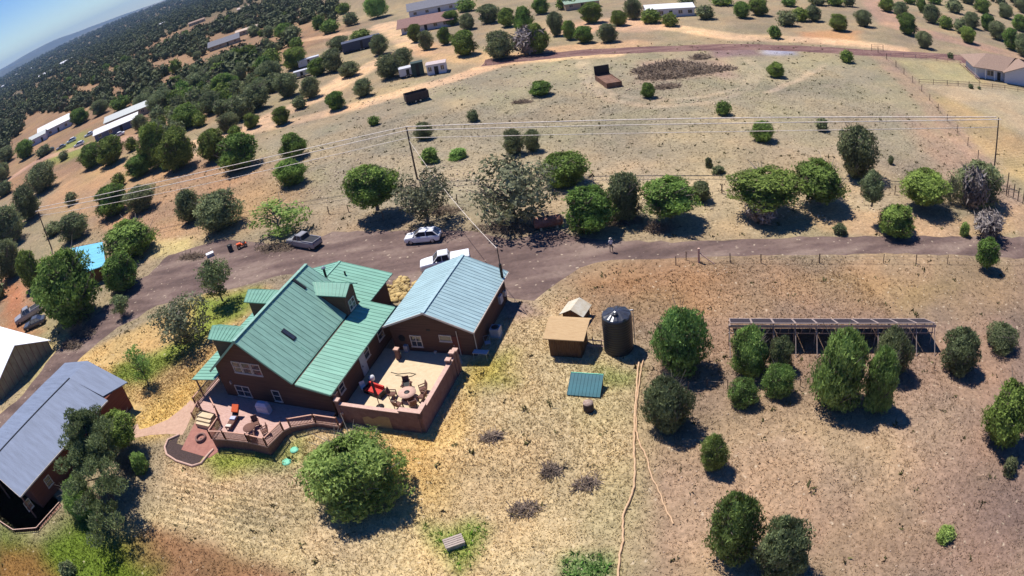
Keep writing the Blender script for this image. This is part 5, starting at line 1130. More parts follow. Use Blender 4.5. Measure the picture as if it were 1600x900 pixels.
for i in range(n+1):
    x_ = SL*i/n; mb = MB(); mb.beam((x_, .1, 2.3), (x_+.15, -1.35, 0), .07); mb.build('strut', m_beam, t); box_part(t, 'post', m_beam, (x_-.04, x_+.04, .44, .52, 0, 2.3))
    box_part(t, 'post', m_beam, (x_-.04, x_+.04, 2.9, 2.98, 0, .95))
    if i < n: mb = MB(); mb.beam((x_+SL/n*.35, .0, 2.28), (x_+SL/n*.3, .38, 1.4), .05); mb.build('brace', m_beam, t); mb = MB(); mb.beam((x_+SL/n*.7, .0, 2.28), (x_+SL/n*.72, .38, 1.4), .05); mb.build('brace', m_beam, t)
# ================================================================== water tank
x, y = U(968, 547, 0); y += .25; t = thing('water_tank', 'tall black plastic water tank with a shiny ribbed conical lid', 'water tank', (x, y, 0), 0)
pr = [(1.28, 0)]; z_ = .05
while z_ < 3.55: pr += [(1.30, z_), (1.32, z_+.1), (1.30, z_+.2), (1.275, z_+.235)]; z_ += .25
pr += [(1.29, 3.62)]; mb = MB(); mb.lathe(0, 0, pr, 40); mb.build('body', m_tank, t)
mb = MB(); N_ = 40; rings = [(1.30, 3.62), (1.22, 3.72), (.75, 3.93), (.3, 4.1), (.25, 4.12)]; vs = []
for r_, z_ in rings:
    for k_ in range(N_): vs.append((r_*math.cos(2*math.pi*k_/N_), r_*math.sin(2*math.pi*k_/N_), z_+(.07 if k_ % 4 < 2 and .3 < r_ < 1.28 else 0)))
mb.add(vs, [(i*N_+k_, i*N_+(k_+1) % N_, (i+1)*N_+(k_+1) % N_, (i+1)*N_+k_) for i in range(4) for k_ in range(N_)]+[tuple(range(4*N_, 5*N_))]); mb.build('lid', mat('glossy_black_plastic', (.05, .053, .065), .22, (.04, .042, .05), spec=.8), t)
mb = MB(); mb.lathe(-.2, -.55, [(.24, 3.95), (.24, 4.12), (.05, 4.16)], 14); mb.build('hatch', m_tank, t); mb = MB(); mb.bar((1.2, .2, 3.7), (1.5, .15, 3.72), .06, 6); mb.bar((1.5, .15, 3.72), (1.52, .15, .1), .035, 6); mb.build('inlet_pipe', m_steel, t)
# plank shed beside it
q = [U(*p, z) for p, z in (((848, 529), 2.15), ((912, 533), 2.15), ((924, 500), 2.75), ((862, 496), 2.75))]; SA2 = math.atan2(q[1][1]-q[0][1], q[1][0]-q[0][0]); W2 = math.dist(q[0], q[1])
t = thing('plank_shed', 'small brown plank shed with a pale plywood roof left of the water tank', 'shed', (q[0][0], q[0][1], 0), SA2); d2 = local(t, q[2])[1]
mb = MB(); mb.slab([(0, 0, 2.15), (W2, 0, 2.15), (W2+.05, d2, 2.75), (0-.05, d2, 2.75)], .09); mb.slab([(-.05, d2+.01, 2.745), (W2+.05, d2+.01, 2.745), (W2+.05, d2+.8, 2.4), (-.05, d2+.8, 2.4)], .09); mb.build('roof', m_wood, t)
mb = MB(); mb.hexa([(.35, .35, -.05), (W2-.45, .35, -.05), (W2-.45, d2+.5, -.05), (.35, d2+.5, -.05)], [(.35, .35, 2.1), (W2-.45, .35, 2.1), (W2-.45, d2+.5, 2.42), (.35, d2+.5, 2.42)]); mb.build('wall', m_plank, t)
mb = MB()
for i in range(9): x_ = .4+i*(W2-.9)/8; mb.box(x_-.02, x_+.02, .325, .349, 0, 2.05)
mb.build('batten', m_plank, t); box_part(t, 'door', m_plank, (W2-.449, W2-.40, .8, 1.6, 0, 1.9))
KEEP.append([(q[0][0]+x*math.cos(SA2)-y*math.sin(SA2), q[0][1]+x*math.sin(SA2)+y*math.cos(SA2)) for x, y in ((.2, .2), (W2, .2), (W2, d2+.6), (.2, d2+.6))])
# pale gabled well cover behind it
cx, cy = U(900, 486, .8); t = thing('well_cover', 'little pale gabled hutch just behind the plywood-roofed shed', 'hutch', (cx, cy, 0), rad(58)-math.pi/2)
mb = MB(); mb.slab([(0, -1.1, 1.65), (0, 1.1, 1.65), (-1.25, 1.1, .95), (-1.25, -1.1, .95)], .06); mb.slab([(0, -1.1, 1.649), (1.2, -1.1, 1.0), (1.2, 1.1, 1.0), (0, 1.1, 1.649)], .06); mb.build('roof', mat('faded_white_sheet', C(228,222,204), .6, C(206,190,160), scale=1.6), t)
mb = MB(); g_ = [(-1., 0), (1., 0), (1., 1.03), (0, 1.56), (-1., 1.03)]; mb.hexa([(x, -.9, z) for x, z in g_], [(x, .9, z) for x, z in g_]); mb.build('wall', m_plank, t)
# teal lean-to
q = [U(890, 582, 1.1), U(940, 586, 1.1), U(937, 621, .12), U(886, 617, .12)]; cx, cy = q[3]; T2 = math.atan2(q[2][1]-cy, q[2][0]-cx); W3 = math.dist(q[2], q[3])
t = thing('low_shelter', 'low teal metal lean-to roof sloping down to the grass in front of the plank shed', 'shelter', (cx, cy, 0), T2); d3 = local(t, q[0])[1]
mb = MB(); roofp(mb, (0, d3, 1.1), (W3, d3, 1.1), (W3, 0, .14), (0, 0, .14), .06, .3, .04); mb.build('roof', m_teal, t)
mb = MB(); mb.hexa([(.05, .1, 0), (W3-.05, .1, 0), (W3-.05, d3-.05, 0), (.05, d3-.05, 0)], [(.05, .1, .1), (W3-.05, .1, .1), (W3-.05, d3-.05, 1.0), (.05, d3-.05, 1.0)]); mb.build('wall', m_plank, t); box_part(t, 'trim', m_mint, (0, W3, d3, d3+.07, 1.0, 1.14))
x, y, z = UG(920, 641); t = thing('barrel', 'short dark barrel with a pale rusty lid in front of the teal lean-to', 'barrel', (x, y, z), 0)
mb = MB(); mb.lathe(0, 0, [(.40, 0), (.44, .25), (.44, .5), (.40, .78)], 16); mb.build('body', mat('rusty_barrel', (.08,.05,.04), .8, (.04,.03,.03)), t); mb = MB(); mb.lathe(0, 0, [(.42, .781), (.42, .84), (.1, .9)], 16); mb.build('lid', mat('pale_lid', C(200,180,164), .8, C(140,106,90), scale=6), t)
b = MB(); b.bar((*U(918, 538, 0), .5), (*U(946, 540, 0), .5), .05, 6); b.bar((*U(918, 543, 0), .25), (*U(944, 545, 0), .25), .04, 6); b.bar((*U(927, 538, 0), 0), (*U(927, 538, 0), .7), .05, 6); b.bar((*U(940, 540, 0), 0), (*U(940, 540, 0), .7), .05, 6)
tag(b.build('pipe_stand', m_cap), 'pale low pipe stand between the plank shed and the black tank', 'pipe stand')
# hoses
def hose(pts, r_, label):
    b = MB(); P = [UG(*p) for p in pts]; Q = []
    for i in range(len(P)-1):
        for k_ in range(6):
            f = k_/6; Q.append(tuple(P[i][j]*(1-f)+P[i+1][j]*f+(.04*math.sin(i*3.1+k_*1.3) if j < 2 else 0) for j in range(3)))
    Q.append(P[-1]); b.tube([(x, y, z+r_*1.4) for x, y, z in Q], r_, 6); tag(b.build('hose', m_hose), label, 'hose')
hose([(998,566),(996,590),(994,620),(992,650),(991,680),(991,705),(992,735),(991,762),(985,780),(974,805),(973,825),(974,847),(968,868),(966,905)], .085, 'long pale hose running from the black tank to the bottom edge of the picture')
hose([(1005,562),(1001,585),(997,612),(994,640),(994,675),(1000,695),(1010,715),(1018,745),(1030,770),(1040,795),(1052,820)], .07, 'shorter pale hose bending away to the right of the long one')
# ================================================================== vehicles
def carpaint(name, c): return mat(name, c, .28, tuple(k_*.93 for k_ in c), scale=.4, spec=.7)
m_carw = carpaint('white_car_paint', (.80,.80,.82)); m_cars = carpaint('silver_car_paint', (.30,.29,.30)); m_dkcar = carpaint('dark_car_paint', (.07,.075,.09)); m_lamp = mat('lamp_glass', (.7,.7,.72), .1, (.6,.6,.62)); m_tail = mat('tail_lamp_glass', (.45,.03,.03), .2, (.35,.02,.02)); m_rim = mat('wheel_rim', (.45,.45,.47), .35, (.35,.35,.37), metal=.7)
def loft(b, st, mi=0, sm=True):
    """stations along x: (x, list of (y,z) half section) mirrored, closed"""
    n = None; vs = []
    for x_, sec in st:
        full = sec+[(-y_, z_) for y_, z_ in reversed(sec)]; n = len(full); vs += [(x_, y_, z_) for y_, z_ in full]
    fs = [(i*n+k_, i*n+(k_+1) % n, (i+1)*n+(k_+1) % n, (i+1)*n+k_) for i in range(len(st)-1) for k_ in range(n)]
    b.add(vs, fs, mi, False); b.add(vs, [tuple(range(n)), tuple(range((len(st)-1)*n, len(st)*n))], mi)
def wheels(t, xs, tr, r_=.33, wdt=.22):
    for x_ in xs:
        for s in (-1, 1):
            b = MB(); y_ = s*(tr-wdt/2); prof = [(r_*.6, y_-wdt/2), (r_, y_-wdt/2+.03), (r_, y_+wdt/2-.03), (r_*.6, y_+wdt/2)]; N = 16
            vs = [(x_+q_*math.cos(2*math.pi*k_/N), yy, r_+q_*math.sin(2*math.pi*k_/N)) for q_, yy in prof for k_ in range(N)]
            b.add(vs, [(i*N+k_, i*N+(k_+1) % N, (i+1)*N+(k_+1) % N, (i+1)*N+k_) for i in range(3) for k_ in range(N)]); wh = b.build('tyre', m_rubber, t)
            b = MB(); b.bar((x_, y_-wdt*.42, r_), (x_, y_+wdt*.42, r_), r_*.62, 12); b.build('rim', m_rim, wh)
def car(label, p, rz, m, kind='suv', group=None, parts=True, covered=False):
    nm = {'suv': 'parked_car', 'pickup': 'pickup_truck', 'sedan': 'parked_car'}[kind]; t = thing(nm, label, 'pickup truck' if kind == 'pickup' else 'car', p, rz, group)
    b = MB(); L, Wd = (4.5, .90) if kind != 'pickup' else (5.7, .98); hz = {'suv': .98, 'sedan': .88, 'pickup': 1.12}[kind]
    sec = lambda w_, zb, zt_: [(w_*.94, zb), (w_, zb+.18), (w_, zt_-.14), (w_*.93, zt_)]
    x0 = -L/2
    loft(b, [(x0, sec(Wd*.82, .38, hz-.22)), (x0+.15, sec(Wd*.93, .28, hz-.14)), (x0+.9, sec(Wd, .24, hz-.04)), (x0+1.4, sec(Wd, .24, hz)), (L/2-.9, sec(Wd, .24, hz+.02)), (L/2-.15, sec(Wd*.95, .3, hz-.02)), (L/2, sec(Wd*.88, .4, hz-.12))])
    if kind == 'pickup':   # bed walls: opening shown dark
        body = b.build('body', m, t); b = MB(); b.box(.75, L/2-.12, -Wd*.80, Wd*.80, hz+(.1 if covered else .021), hz+(.15 if covered else .03)); b.build('bed_cover' if covered else 'cargo_bed', m if covered else m_dark, t)
        b = MB(); b.box(.7, L/2-.05, Wd*.82, Wd*.93, hz+.0, hz+.12); b.box(.7, L/2-.05, -Wd*.93, -Wd*.82, hz, hz+.12); b.box(L/2-.12, L/2-.04, -Wd*.82, Wd*.82, hz, hz+.12); b.build('bed_wall', m, t)
        c0, c1, c2, c3, ht = x0+1.5, x0+2.2, x0+3.25, x0+3.45, .68
    else:
        body = b.build('body', m, t); c0, c1, c2, c3, ht = (x0+1.15, x0+2.0, L/2-.75, L/2-.12, .56) if kind == 'suv' else (x0+1.25, x0+2.05, L/2-1.35, L/2-.65, .50)
    # glass house
    b = MB(); b.hexa([(c0, -Wd*.86, hz), (c3, -Wd*.86, hz), (c3, Wd*.86, hz), (c0, Wd*.86, hz)], [(c1, -Wd*.68, hz+ht-.02), (c2, -Wd*.68, hz+ht-.02), (c2, Wd*.68, hz+ht-.02), (c1, Wd*.68, hz+ht-.02)]); b.build('windows', m_glass, t)
    b = MB(); b.hexa([(c1-.06, -Wd*.71, hz+ht-.03), (c2+.06, -Wd*.71, hz+ht-.03), (c2+.06, Wd*.71, hz+ht-.03), (c1-.06, Wd*.71, hz+ht-.03)], [(c1+.08, -Wd*.62, hz+ht+.045), (c2-.06, -Wd*.62, hz+ht+.045), (c2-.06, Wd*.62, hz+ht+.045), (c1+.08, Wd*.62, hz+ht+.045)])
    for s in (-1, 1):
        b.beam((c0, s*Wd*.86, hz), (c1, s*Wd*.70, hz+ht), .07); b.beam((c3, s*Wd*.86, hz), (c2, s*Wd*.70, hz+ht), .08); xm = (c0+c3)/2+.1; b.beam((xm, s*Wd*.875, hz), (xm, s*Wd*.70, hz+ht), .07)
    b.build('roof', m, t)
    wheels(t, (x0+.85, L/2-.9), Wd*1.01)
    if parts:
        for s in (-1, 1):
            box_part(t, 'headlight', m_lamp, (x0+.02, x0+.16, s*Wd*.66-.14, s*Wd*.66+.14, hz-.36, hz-.24)); box_part(t, 'tail_light', m_tail, (L/2-.1, L/2+.0, s*Wd*.76-.08, s*Wd*.76+.08, hz-.32, hz-.12))
            box_part(t, 'mirror', m, (c0+.35, c0+.5, s*(Wd+.1)-.08, s*(Wd+.1)+.08, hz+.02, hz+.16))
        box_part(t, 'bumper', m_dark, (x0-.03, x0+.1, -Wd*.75, Wd*.75, .3, .46)); box_part(t, 'bumper', m_dark, (L/2-.08, L/2+.03, -Wd*.8, Wd*.8, .34, .5))
    return t
def gpt(px, py): q = U(px, py, 0); return (q[0], q[1], 0)
a = U(645, 382); c = U(679, 379); car('white hatchback parked alone in the middle of the dark driveway', ((a[0]+c[0])/2, (a[1]+c[1])/2+.75, 0), math.atan2(c[1]-a[1], c[0]-a[0]), m_carw)
a = U(458, 386); c = U(486, 391); car('silver pickup truck with an open bed under the bright green tree', ((a[0]+c[0])/2+.3, (a[1]+c[1])/2+.8, 0), math.atan2(c[1]-a[1], c[0]-a[0]), m_cars, 'pickup')
p = U(695, 405, .9); a = U(655, 417); c = U(725, 404); car('white pickup truck with a covered bed half hidden behind the pale blue garage roof', (p[0], p[1], 0), math.atan2(c[1]-a[1], c[0]-a[0]), m_carw, 'pickup', covered=True)
# old trucks at far left
p = gpt(46, 496); car('old faded flatbed truck beside the big juniper at the left edge', (p[0], p[1], 0), rad(38), m_cars, 'pickup', 'old vehicles by the left juniper'); p = gpt(57, 506); car('dark old car nosing out below the big left juniper', (p[0]+.2, p[1]-.6, 0), rad(20), m_dkcar, 'sedan', 'old vehicles by the left juniper')
for i, (px, py, a_, m, lb) in enumerate(((140, 212, 15, m_carw, 'white car nearest the long white shed roof at the far left'), (112, 222, 20, m_carw, 'white car in the middle of the far left yard row'), (96, 232, 25, m_cars, 'silver car in the far left yard row'), (78, 238, 25, m_dkcar, 'dark car in the far left yard row'), (186, 213, 20, m_carw, 'white car by the right end of the long white shed'), (124, 228, 10, m_carw, 'pale car on the grass edge below the far left yard'))):
    p = gpt(px, py); car(lb, p, rad(a_), m, 'suv' if i % 2 else 'sedan', 'cars in the yard of the far left sheds', parts=False)
# small orange mower, black drum and white box by the drive
x, y, z = UG(379, 386); t = thing('lawn_mower', 'small orange-red ride-on mower at the edge of the dark driveway', 'mower', (x, y, z), .4)
box_part(t, 'body', m_orange, (-.8, -.1, -.28, .28, .35, .75), (-.1, .7, -.32, .32, .3, .5)); box_part(t, 'seat', m_dark, (.1, .5, -.22, .22, .5, .62), (.45, .55, -.22, .22, .6, .95)); mb = MB(); mb.bar((-.15, 0, .7), (.02, 0, .98), .03, 5); mb.build('steering_column', m_dark, t); wheels(t, (-.55, .5), .5, .26, .18)
x, y, z = UG(361, 392); t = thing('drum', 'black drum standing left of the orange-red mower', 'drum', (x, y, z), 0); mb = MB(); mb.lathe(0, 0, [(.38, 0), (.38, .9), (.3, .95)], 14); mb.build('body', m_tank, t); mb = MB(); mb.lathe(0, 0, [(.4, .9), (.4, .96), (.1, .98)], 14); mb.build('lid', m_dark, t)
x, y, z = UG(329, 400); t = thing('cool_box', 'white box lying among dark rubble at the left of the drive', 'box', (x, y, z), .5); box_part(t, 'body', m_ac, (-.55, .55, -.35, .35, 0, .4)); box_part(t, 'lid', m_white, (-.6, .6, -.4, .4, .4, .5))
# rusty horizontal tank
x, y = U(857, 350, .5); t = thing('fuel_tank', 'rusty brown horizontal cylindrical tank with a pale sunlit top beside the drive', 'tank', (x, y, 0), FA+rad(22))
mb = MB(); prof = [(.1, -1.75), (.55, -1.68), (.68, -1.45), (.68, 1.45), (.55, 1.68), (.1, 1.75)]; N = 18
vs = [(xx, q_*math.cos(2*math.pi*k_/N), .85+q_*math.sin(2*math.pi*k_/N)) for q_, xx in prof for k_ in range(N)]; mb.add(vs, [(i*N+k_, i*N+(k_+1) % N, (i+1)*N+(k_+1) % N, (i+1)*N+k_) for i in range(5) for k_ in range(N)], 0, True); mb.build('shell', mat('rusty_steel', C(178,130,112), .7, C(140,84,66), scale=1.5), t)
box_part(t, 'support', m_conc, (-1.1, -.85, -.5, .5, 0, .35)); box_part(t, 'support', m_conc, (.85, 1.1, -.5, .5, 0, .35)); mb = MB(); mb.lathe(0, 0, [(.16, 1.5), (.16, 1.66), (.03, 1.7)], 10); mb.build('filler_cap', m_dark, t)
# ================================================================== the person on the drive
def person():
    x, y, z = UG(955.5, 393.5); r0 = thing('person', 'person in a white top and dark trousers standing on the drive with hands raised', 'person', (x, y, z), math.pi)
    J = dict(pel=(0, 0, .95), w=(0, 0, 1.12), ch=(0, 0, 1.32), ne=(0, 0, 1.48), he=(0, -.01, 1.60), ht=(0, -.01, 1.70), sl=(.18, 0, 1.41), el=(.25, -.05, 1.15), hl=(.13, -.26, 1.24), pl_=(.09, -.33, 1.27), sr=(-.18, 0, 1.41), er=(-.25, -.05, 1.15), hr=(-.13, -.26, 1.24), pr_=(-.09, -.33, 1.27),
             hipl=(.10, 0, .90), kl=(.13, -.02, .50), al=(.15, .02, .08), fl=(.16, -.15, .04), hipr=(-.10, 0, .90), kr=(-.13, -.02, .50), ar=(-.15, .02, .08), fr=(-.16, -.15, .04))
    R_ = dict(pel=.145, w=.135, ch=.155, ne=.06, he=.098, ht=.075, sl=.075, el=.05, hl=.035, pl_=.04, sr=.075, er=.05, hr=.035, pr_=.04, hipl=.10, kl=.065, al=.045, fl=.045, hipr=.10, kr=.065, ar=.045, fr=.045)
    E_ = [('pel','w'),('w','ch'),('ch','ne'),('ne','he'),('he','ht'),('ch','sl'),('sl','el'),('el','hl'),('hl','pl_'),('ch','sr'),('sr','er'),('er','hr'),('hr','pr_'),('pel','hipl'),('hipl','kl'),('kl','al'),('al','fl'),('pel','hipr'),('hipr','kr'),('kr','ar'),('ar','fr')]
    ks = list(J); me = bpy.data.meshes.new('person_body'); me.from_pydata([J[k_] for k_ in ks], [(ks.index(a_), ks.index(b_)) for a_, b_ in E_], [])
    o = bpy.data.objects.new('body', me); COL.objects.link(o); o.parent = r0; o.modifiers.new('skin', 'SKIN'); s_ = o.modifiers.new('sub', 'SUBSURF'); s_.levels = s_.render_levels = 2
    for i, k_ in enumerate(ks): me.skin_vertices[0].data[i].radius = (R_[k_], R_[k_]*.8); me.skin_vertices[0].data[i].use_root = (i == 0)
    m = bpy.data.materials.new('person_clothes_and_skin'); m.use_nodes = True; nt_ = m.node_tree; p = nt_.nodes['Principled BSDF']; p.inputs['Roughness'].default_value = .85
    tc = nt_.nodes.new('ShaderNodeTexCoord'); sp = nt_.nodes.new('ShaderNodeSeparateXYZ'); rp = nt_.nodes.new('ShaderNodeValToRGB'); dv = nt_.nodes.new('ShaderNodeMath'); dv.operation = 'DIVIDE'; dv.inputs[1].default_value = 2
    nt_.links.new(tc.outputs['Object'], sp.inputs[0]); nt_.links.new(sp.outputs[2], dv.inputs[0]); nt_.links.new(dv.outputs[0], rp.inputs[0]); e = rp.color_ramp.elements; rp.color_ramp.interpolation = 'CONSTANT'
    e[0].position = 0; e[0].color = (.05,.04,.04,1); e[1].position = .035; e[1].color = (.07,.06,.07,1); q = e.new(.5); q.color = (.72,.70,.68,1); q = e.new(.735); q.color = (.45,.27,.19,1)
    nt_.links.new(rp.outputs[0], p.inputs['Base Color']); me.materials.append(m)
    b = MB(); b.lathe(0, .0, [(.105, 1.63), (.11, 1.68), (.09, 1.74), (.03, 1.78)], 12); b.lathe(0, -.02, [(.15, 1.665), (.15, 1.675)], 12); b.build('cap', m_trim, r0)
person()
# ================================================================== utility poles and wires
m_pole = mat('pole_timber', (.12,.085,.065), .9, (.075,.055,.045), scale=6, stretch=(6, 6, .6)); m_wire = mat('pale_wire', C(250,240,226,1.), .5, C(228,206,186))
def pole(base, top, label, arm_rot, r_=.15, xarm=True):
    bx, by, bz = UG(*base); v = rayw(*top); dh = math.hypot(bx, by); k_ = dh/math.hypot(v[0], v[1]); h_ = CAMH+v[2]*k_-bz
    t = thing('utility_pole', label, 'utility pole', (bx, by, bz), arm_rot, 'timber utility poles'); mb = MB(); mb.bar((0, 0, -.2), (0, 0, h_), r_, 10, r_*.7); mb.build('pole', m_pole, t)
    if xarm:
        mb = MB(); mb.box(-1.1, 1.1, -.06, .06, h_-.35, h_-.22); mb.build('crossarm', m_pole, t)
        for x_ in (-1., 1.): mb = MB(); mb.lathe(x_, 0, [(.03, h_-.22), (.07, h_-.16), (.06, h_-.05), (.02, h_-.02)], 8); mb.build('insulator', m_ac, t)
        mb = MB(); mb.bar((.26, 0, h_-1.9), (.26, 0, h_-1.0), .2, 10); mb.build('transformer', m_ac, t) if base[0] == 650 else None
    return Vector((bx, by, bz+h_)), t
PM, _ = pole((652, 280), (634, 200), 'utility pole rising behind the sparse grey oak in the middle', rad(100)); PL, _ = pole((81, 389), (57, 327), 'utility pole at the far left beside the brown leafy tree', rad(100)); PR, _ = pole((1551, 284), (1561, 184), 'utility pole at the right by the furrowed golden field', rad(80), xarm=False)
def wire(a_, b_, sag, label, r_=.06, n=24):
    b = MB(); pts = [tuple(a_.lerp(b_, i/n)-Vector((0, 0, sag*4*(i/n)*(1-i/n)))) for i in range(n+1)]; b.tube(pts, r_, 5); tag(b.build('power_line', m_wire), label, 'power line', 'power lines strung across the meadow')
def up(px, py, ref, dz=0): v = rayw(px, py); k_ = math.hypot(*ref[:2])/math.hypot(v[0], v[1]); return Vector((v[0]*k_, v[1]*k_, CAMH+v[2]*k_+dz))
off = Vector((math.cos(rad(100)), math.sin(rad(100)), 0)); dz = Vector((0, 0, -.1))
FAR_L = up(-60, 372, (PL.x*1.15, PL.y*.95)); E1 = Vector((*U(1158, 179, 7.), 7.))
wire(PM+off+dz, PL+off+dz, 1.2, 'upper wire from the middle pole to the left pole'); wire(PM-off+dz, PL-off+dz, 1.5, 'second wire from the middle pole to the left pole'); wire(PM+Vector((0, 0, -1.6)), PL+Vector((0, 0, -1.5)), 1.6, 'lowest wire from the middle pole to the left pole', .045)
for o_, z_, sg, lb, r_ in ((off, -.1, 1.6, 'upper wire from the middle pole across the meadow to the right pole', .085), (-off, -.1, 1.9, 'second wire from the middle pole across the meadow to the right pole', .07), (off*0, -1.6, 1.9, 'lowest wire from the middle pole across the meadow to the right pole', .05)):
    wire(PM+o_+Vector((0, 0, z_)), PR+o_*.5+Vector((0, 0, z_*.9)), sg, lb, r_)
Gm = Vector((*from_f(-.3, 9.3), 6.3)); wire(PM+Vector((0, 0, -2.)), Gm, 1.0, 'service wire sloping from the middle pole down to the garage mast', .028)
# ================================================================== fences
m_post = mat('weathered_post', C(150,126,106), .9, C(104,84,70), scale=8, stretch=(3, 3, .6)); m_fw = mat('dull_fence_wire', C(170,150,134), .6)
def fence(pix, label, step=4., h_=1.25, rp=.07, wires=(.45, .8, 1.15), rw_=.012, name='wire_fence', mp_=None):
    P = [UG(*p) for p in pix]; t = thing(name, label, 'fence', P[0], 0); o_ = Vector(P[0]); pts = []
    for i in range(len(P)-1):
        L = math.dist(P[i][:2], P[i+1][:2]); n = max(1, int(L/step)); pts += [tuple(P[i][j]+(P[i+1][j]-P[i][j])*k_/n for j in range(3)) for k_ in range(n)]
    pts.append(P[-1]); wm = MB(); pts = [Vector((x, y, float(hgt(x, y))))-o_ for x, y, _ in pts]
    for i, q_ in enumerate(pts[:100]):
        b = MB(); lean_ = Vector((random.uniform(-.05, .05), random.uniform(-.05, .05), 0)); b.bar(q_-Vector((0, 0, .1)), q_+lean_+Vector((0, 0, h_*random.uniform(.92, 1.1))), rp*random.uniform(.8, 1.2), 6); b.build('post', mp_ or m_post, t)
    for z_ in wires:
        for a_, b_ in zip(pts[:-1], pts[1:]): wm.bar(a_+Vector((0, 0, z_)), b_+Vector((0, 0, z_)), rw_, 3, caps=False)
    wm.build('wires' if rw_ < .03 else 'rail', m_fw if rw_ < .03 else (mp_ or m_post), t); return t
fence([(455,338),(485,334),(514,334),(545,331),(600,345),(715,318),(790,326),(868,311),(960,330),(1128,302),(1240,330),(1345,304),(1398,304),(1500,318),(1572,300)], 'wire fence on leaning timber posts above the row of roadside junipers', 5.)
fence([(1056,414),(1072,406),(1092,408),(1141,410),(1189,411),(1280,411),(1380,411),(1480,412),(1600,414)], 'low wire fence with a pale braced post along the near side of the drive', 4.2, 1.1, .06)
fence([(1372,82),(1400,105),(1440,143),(1480,190),(1512,228),(1545,270),(1575,305),(1604,335)], 'long wire fence running down beside the golden furrowed field at the right', 5., 1.5, .08)
fence([(1380,80),(1362,80)], 'short timber gate frame where the gravel road meets the field fence', 2.0, 1.8, .09, (.6, 1.2, 1.7), .04, 'gate')
fence([(1436,131),(1480,133),(1530,136),(1570,140),(1610,146)], 'timber rail fence along the front of the tan-roofed house plot', 3., 1.1, .08, (.5, 1.0), .05, 'rail_fence')
fence([(1392,88),(1430,90),(1480,97),(1500,101),(1530,128)], 'pale rail fence beside the driveway of the tan-roofed house', 3., 1.1, .08, (.5, 1.0), .06, 'rail_fence', m_cap)
fence([(1075,609),(1105,606),(1137,607),(1250,603),(1360,600),(1459,578)], 'thin sagging wire on stakes crossing the dry yard behind the shaggy junipers', 5., .9, .035, (.7,), .012)
for px, py, h_, lb in ((1572, 306, 3.6, 'tall dark post left of a shorter one in the row at the right edge'), (1583, 309, 2.2, 'middle dark post of the row at the right edge'), (1590, 314, 1.9, 'shorter dark post at the right edge below the field fence'), (1598, 318, 2.0, 'rightmost dark post in the row at the right edge')):
    x, y, z = UG(px, py); b = MB(); b.bar((0, 0, -.1), (0, 0, h_), .09, 7); o = b.build('post', m_pole); o.location = (x, y, z); tag(o, lb, 'post', 'dark posts at the right edge')
x, y, z = UG(1092, 410); b = MB(); b.bar((0, 0, -.1), (0, 0, 1.7), .13, 8); b.bar((0, 0, 1.2), (1.5, -.9, 0), .06, 6); o = b.build('brace_post', m_cap); o.location = (x, y, z); tag(o, 'thick pale end post with a slanting brace on the near side of the drive', 'post')
# ================================================================== far buildings
def gable_house(name, label, cat, px, py, w_, d_, h_, rise, rot, mr, mw, ov=.5, wins=3, group=None, axis_x=True, door=True):
    x, y, z = UG(px, py); t = thing(name, label, cat, (x, y, z), rad(rot), group); W2_, D2_ = w_/2, d_/2
    b = MB(); g_ = [(-D2_, -.2), (D2_, -.2), (D2_, h_), (0, h_+rise*.97), (-D2_, h_)]; b.hexa([(-W2_, y_, z_) for y_, z_ in g_], [(W2_, y_, z_) for y_, z_ in g_]); b.build('wall', mw, t)
    b = MB(); s_ = rise/D2_; e = h_-s_*ov+.1; b.slab([(-W2_-ov, -D2_-ov, e), (W2_+ov, -D2_-ov, e), (W2_+ov, 0, h_+rise+.1), (-W2_-ov, 0, h_+rise+.1)], .12); b.slab([(-W2_-ov, 0, h_+rise+.098), (W2_+ov, 0, h_+rise+.098), (W2_+ov, D2_+ov, e), (-W2_-ov, D2_+ov, e)], .12); b.build('roof', mr, t)
    for i in range(wins):
        x_ = -W2_+w_*(i+.5)/wins
        if door and i == wins//2: dd_ = box_part(t, 'door', m_dark, (x_-.5, x_+.5, -D2_-.05, -D2_, 0, 2.05))
        else: window(t, 'a', -D2_, x_, 1.0, min(1.2, w_/wins*.5), 1.05, out=-1, cols=2, rows=1)
    return t
m_rtan = mat('tan_shingles', C(172,146,128), .9, C(150,124,108), scale=3); m_rbrown = mat('brown_shingles', C(168,134,124), .9, C(140,106,98), scale=3); m_rgrey = mat('grey_shingles', C(150,150,160,.7), .8, C(120,120,130,.7), scale=3)
m_wwhite = mat('white_siding', C(232,232,240), .8, C(210,212,224), scale=2, stretch=(.3, .3, 6)); m_wtan = mat('tan_siding', C(206,186,160), .85, C(188,166,140), scale=2)
gable_house('farmhouse', 'white-walled house with a long brown roof at the top middle', 'house', 668, 44, 17, 9, 3.0, 2.0, -4, m_rbrown, m_wwhite, 1.4, 5)
gable_house('farmhouse', 'house with a faded blue-grey roof behind the brown-roofed one', 'house', 686, 17, 24, 10, 3.2, 2.4, 3, m_rgrey, m_wwhite, .7, 5)
gable_house('mobile_home', 'white mobile home half hidden by dark junipers at the top centre right', 'mobile home', 1046, 24, 15, 6, 2.8, 1.0, -6, m_white, m_wwhite, .3, 5)
gable_house('shed', 'pale greenish roofed hut among trees at the top edge', 'shed', 907, 12, 12, 6, 2.4, 1.2, 6, mat('pale_green_roof', C(170,196,170), .6), m_wtan, .3, 3)
gable_house('shed', 'small whitish shed with a dark doorway beside the sandy track', 'shed', 684, 113, 4.6, 3.6, 2.6, .25, -4, mat('faded_pink_roof', C(222,204,200), .8), m_wwhite, .2, 3)
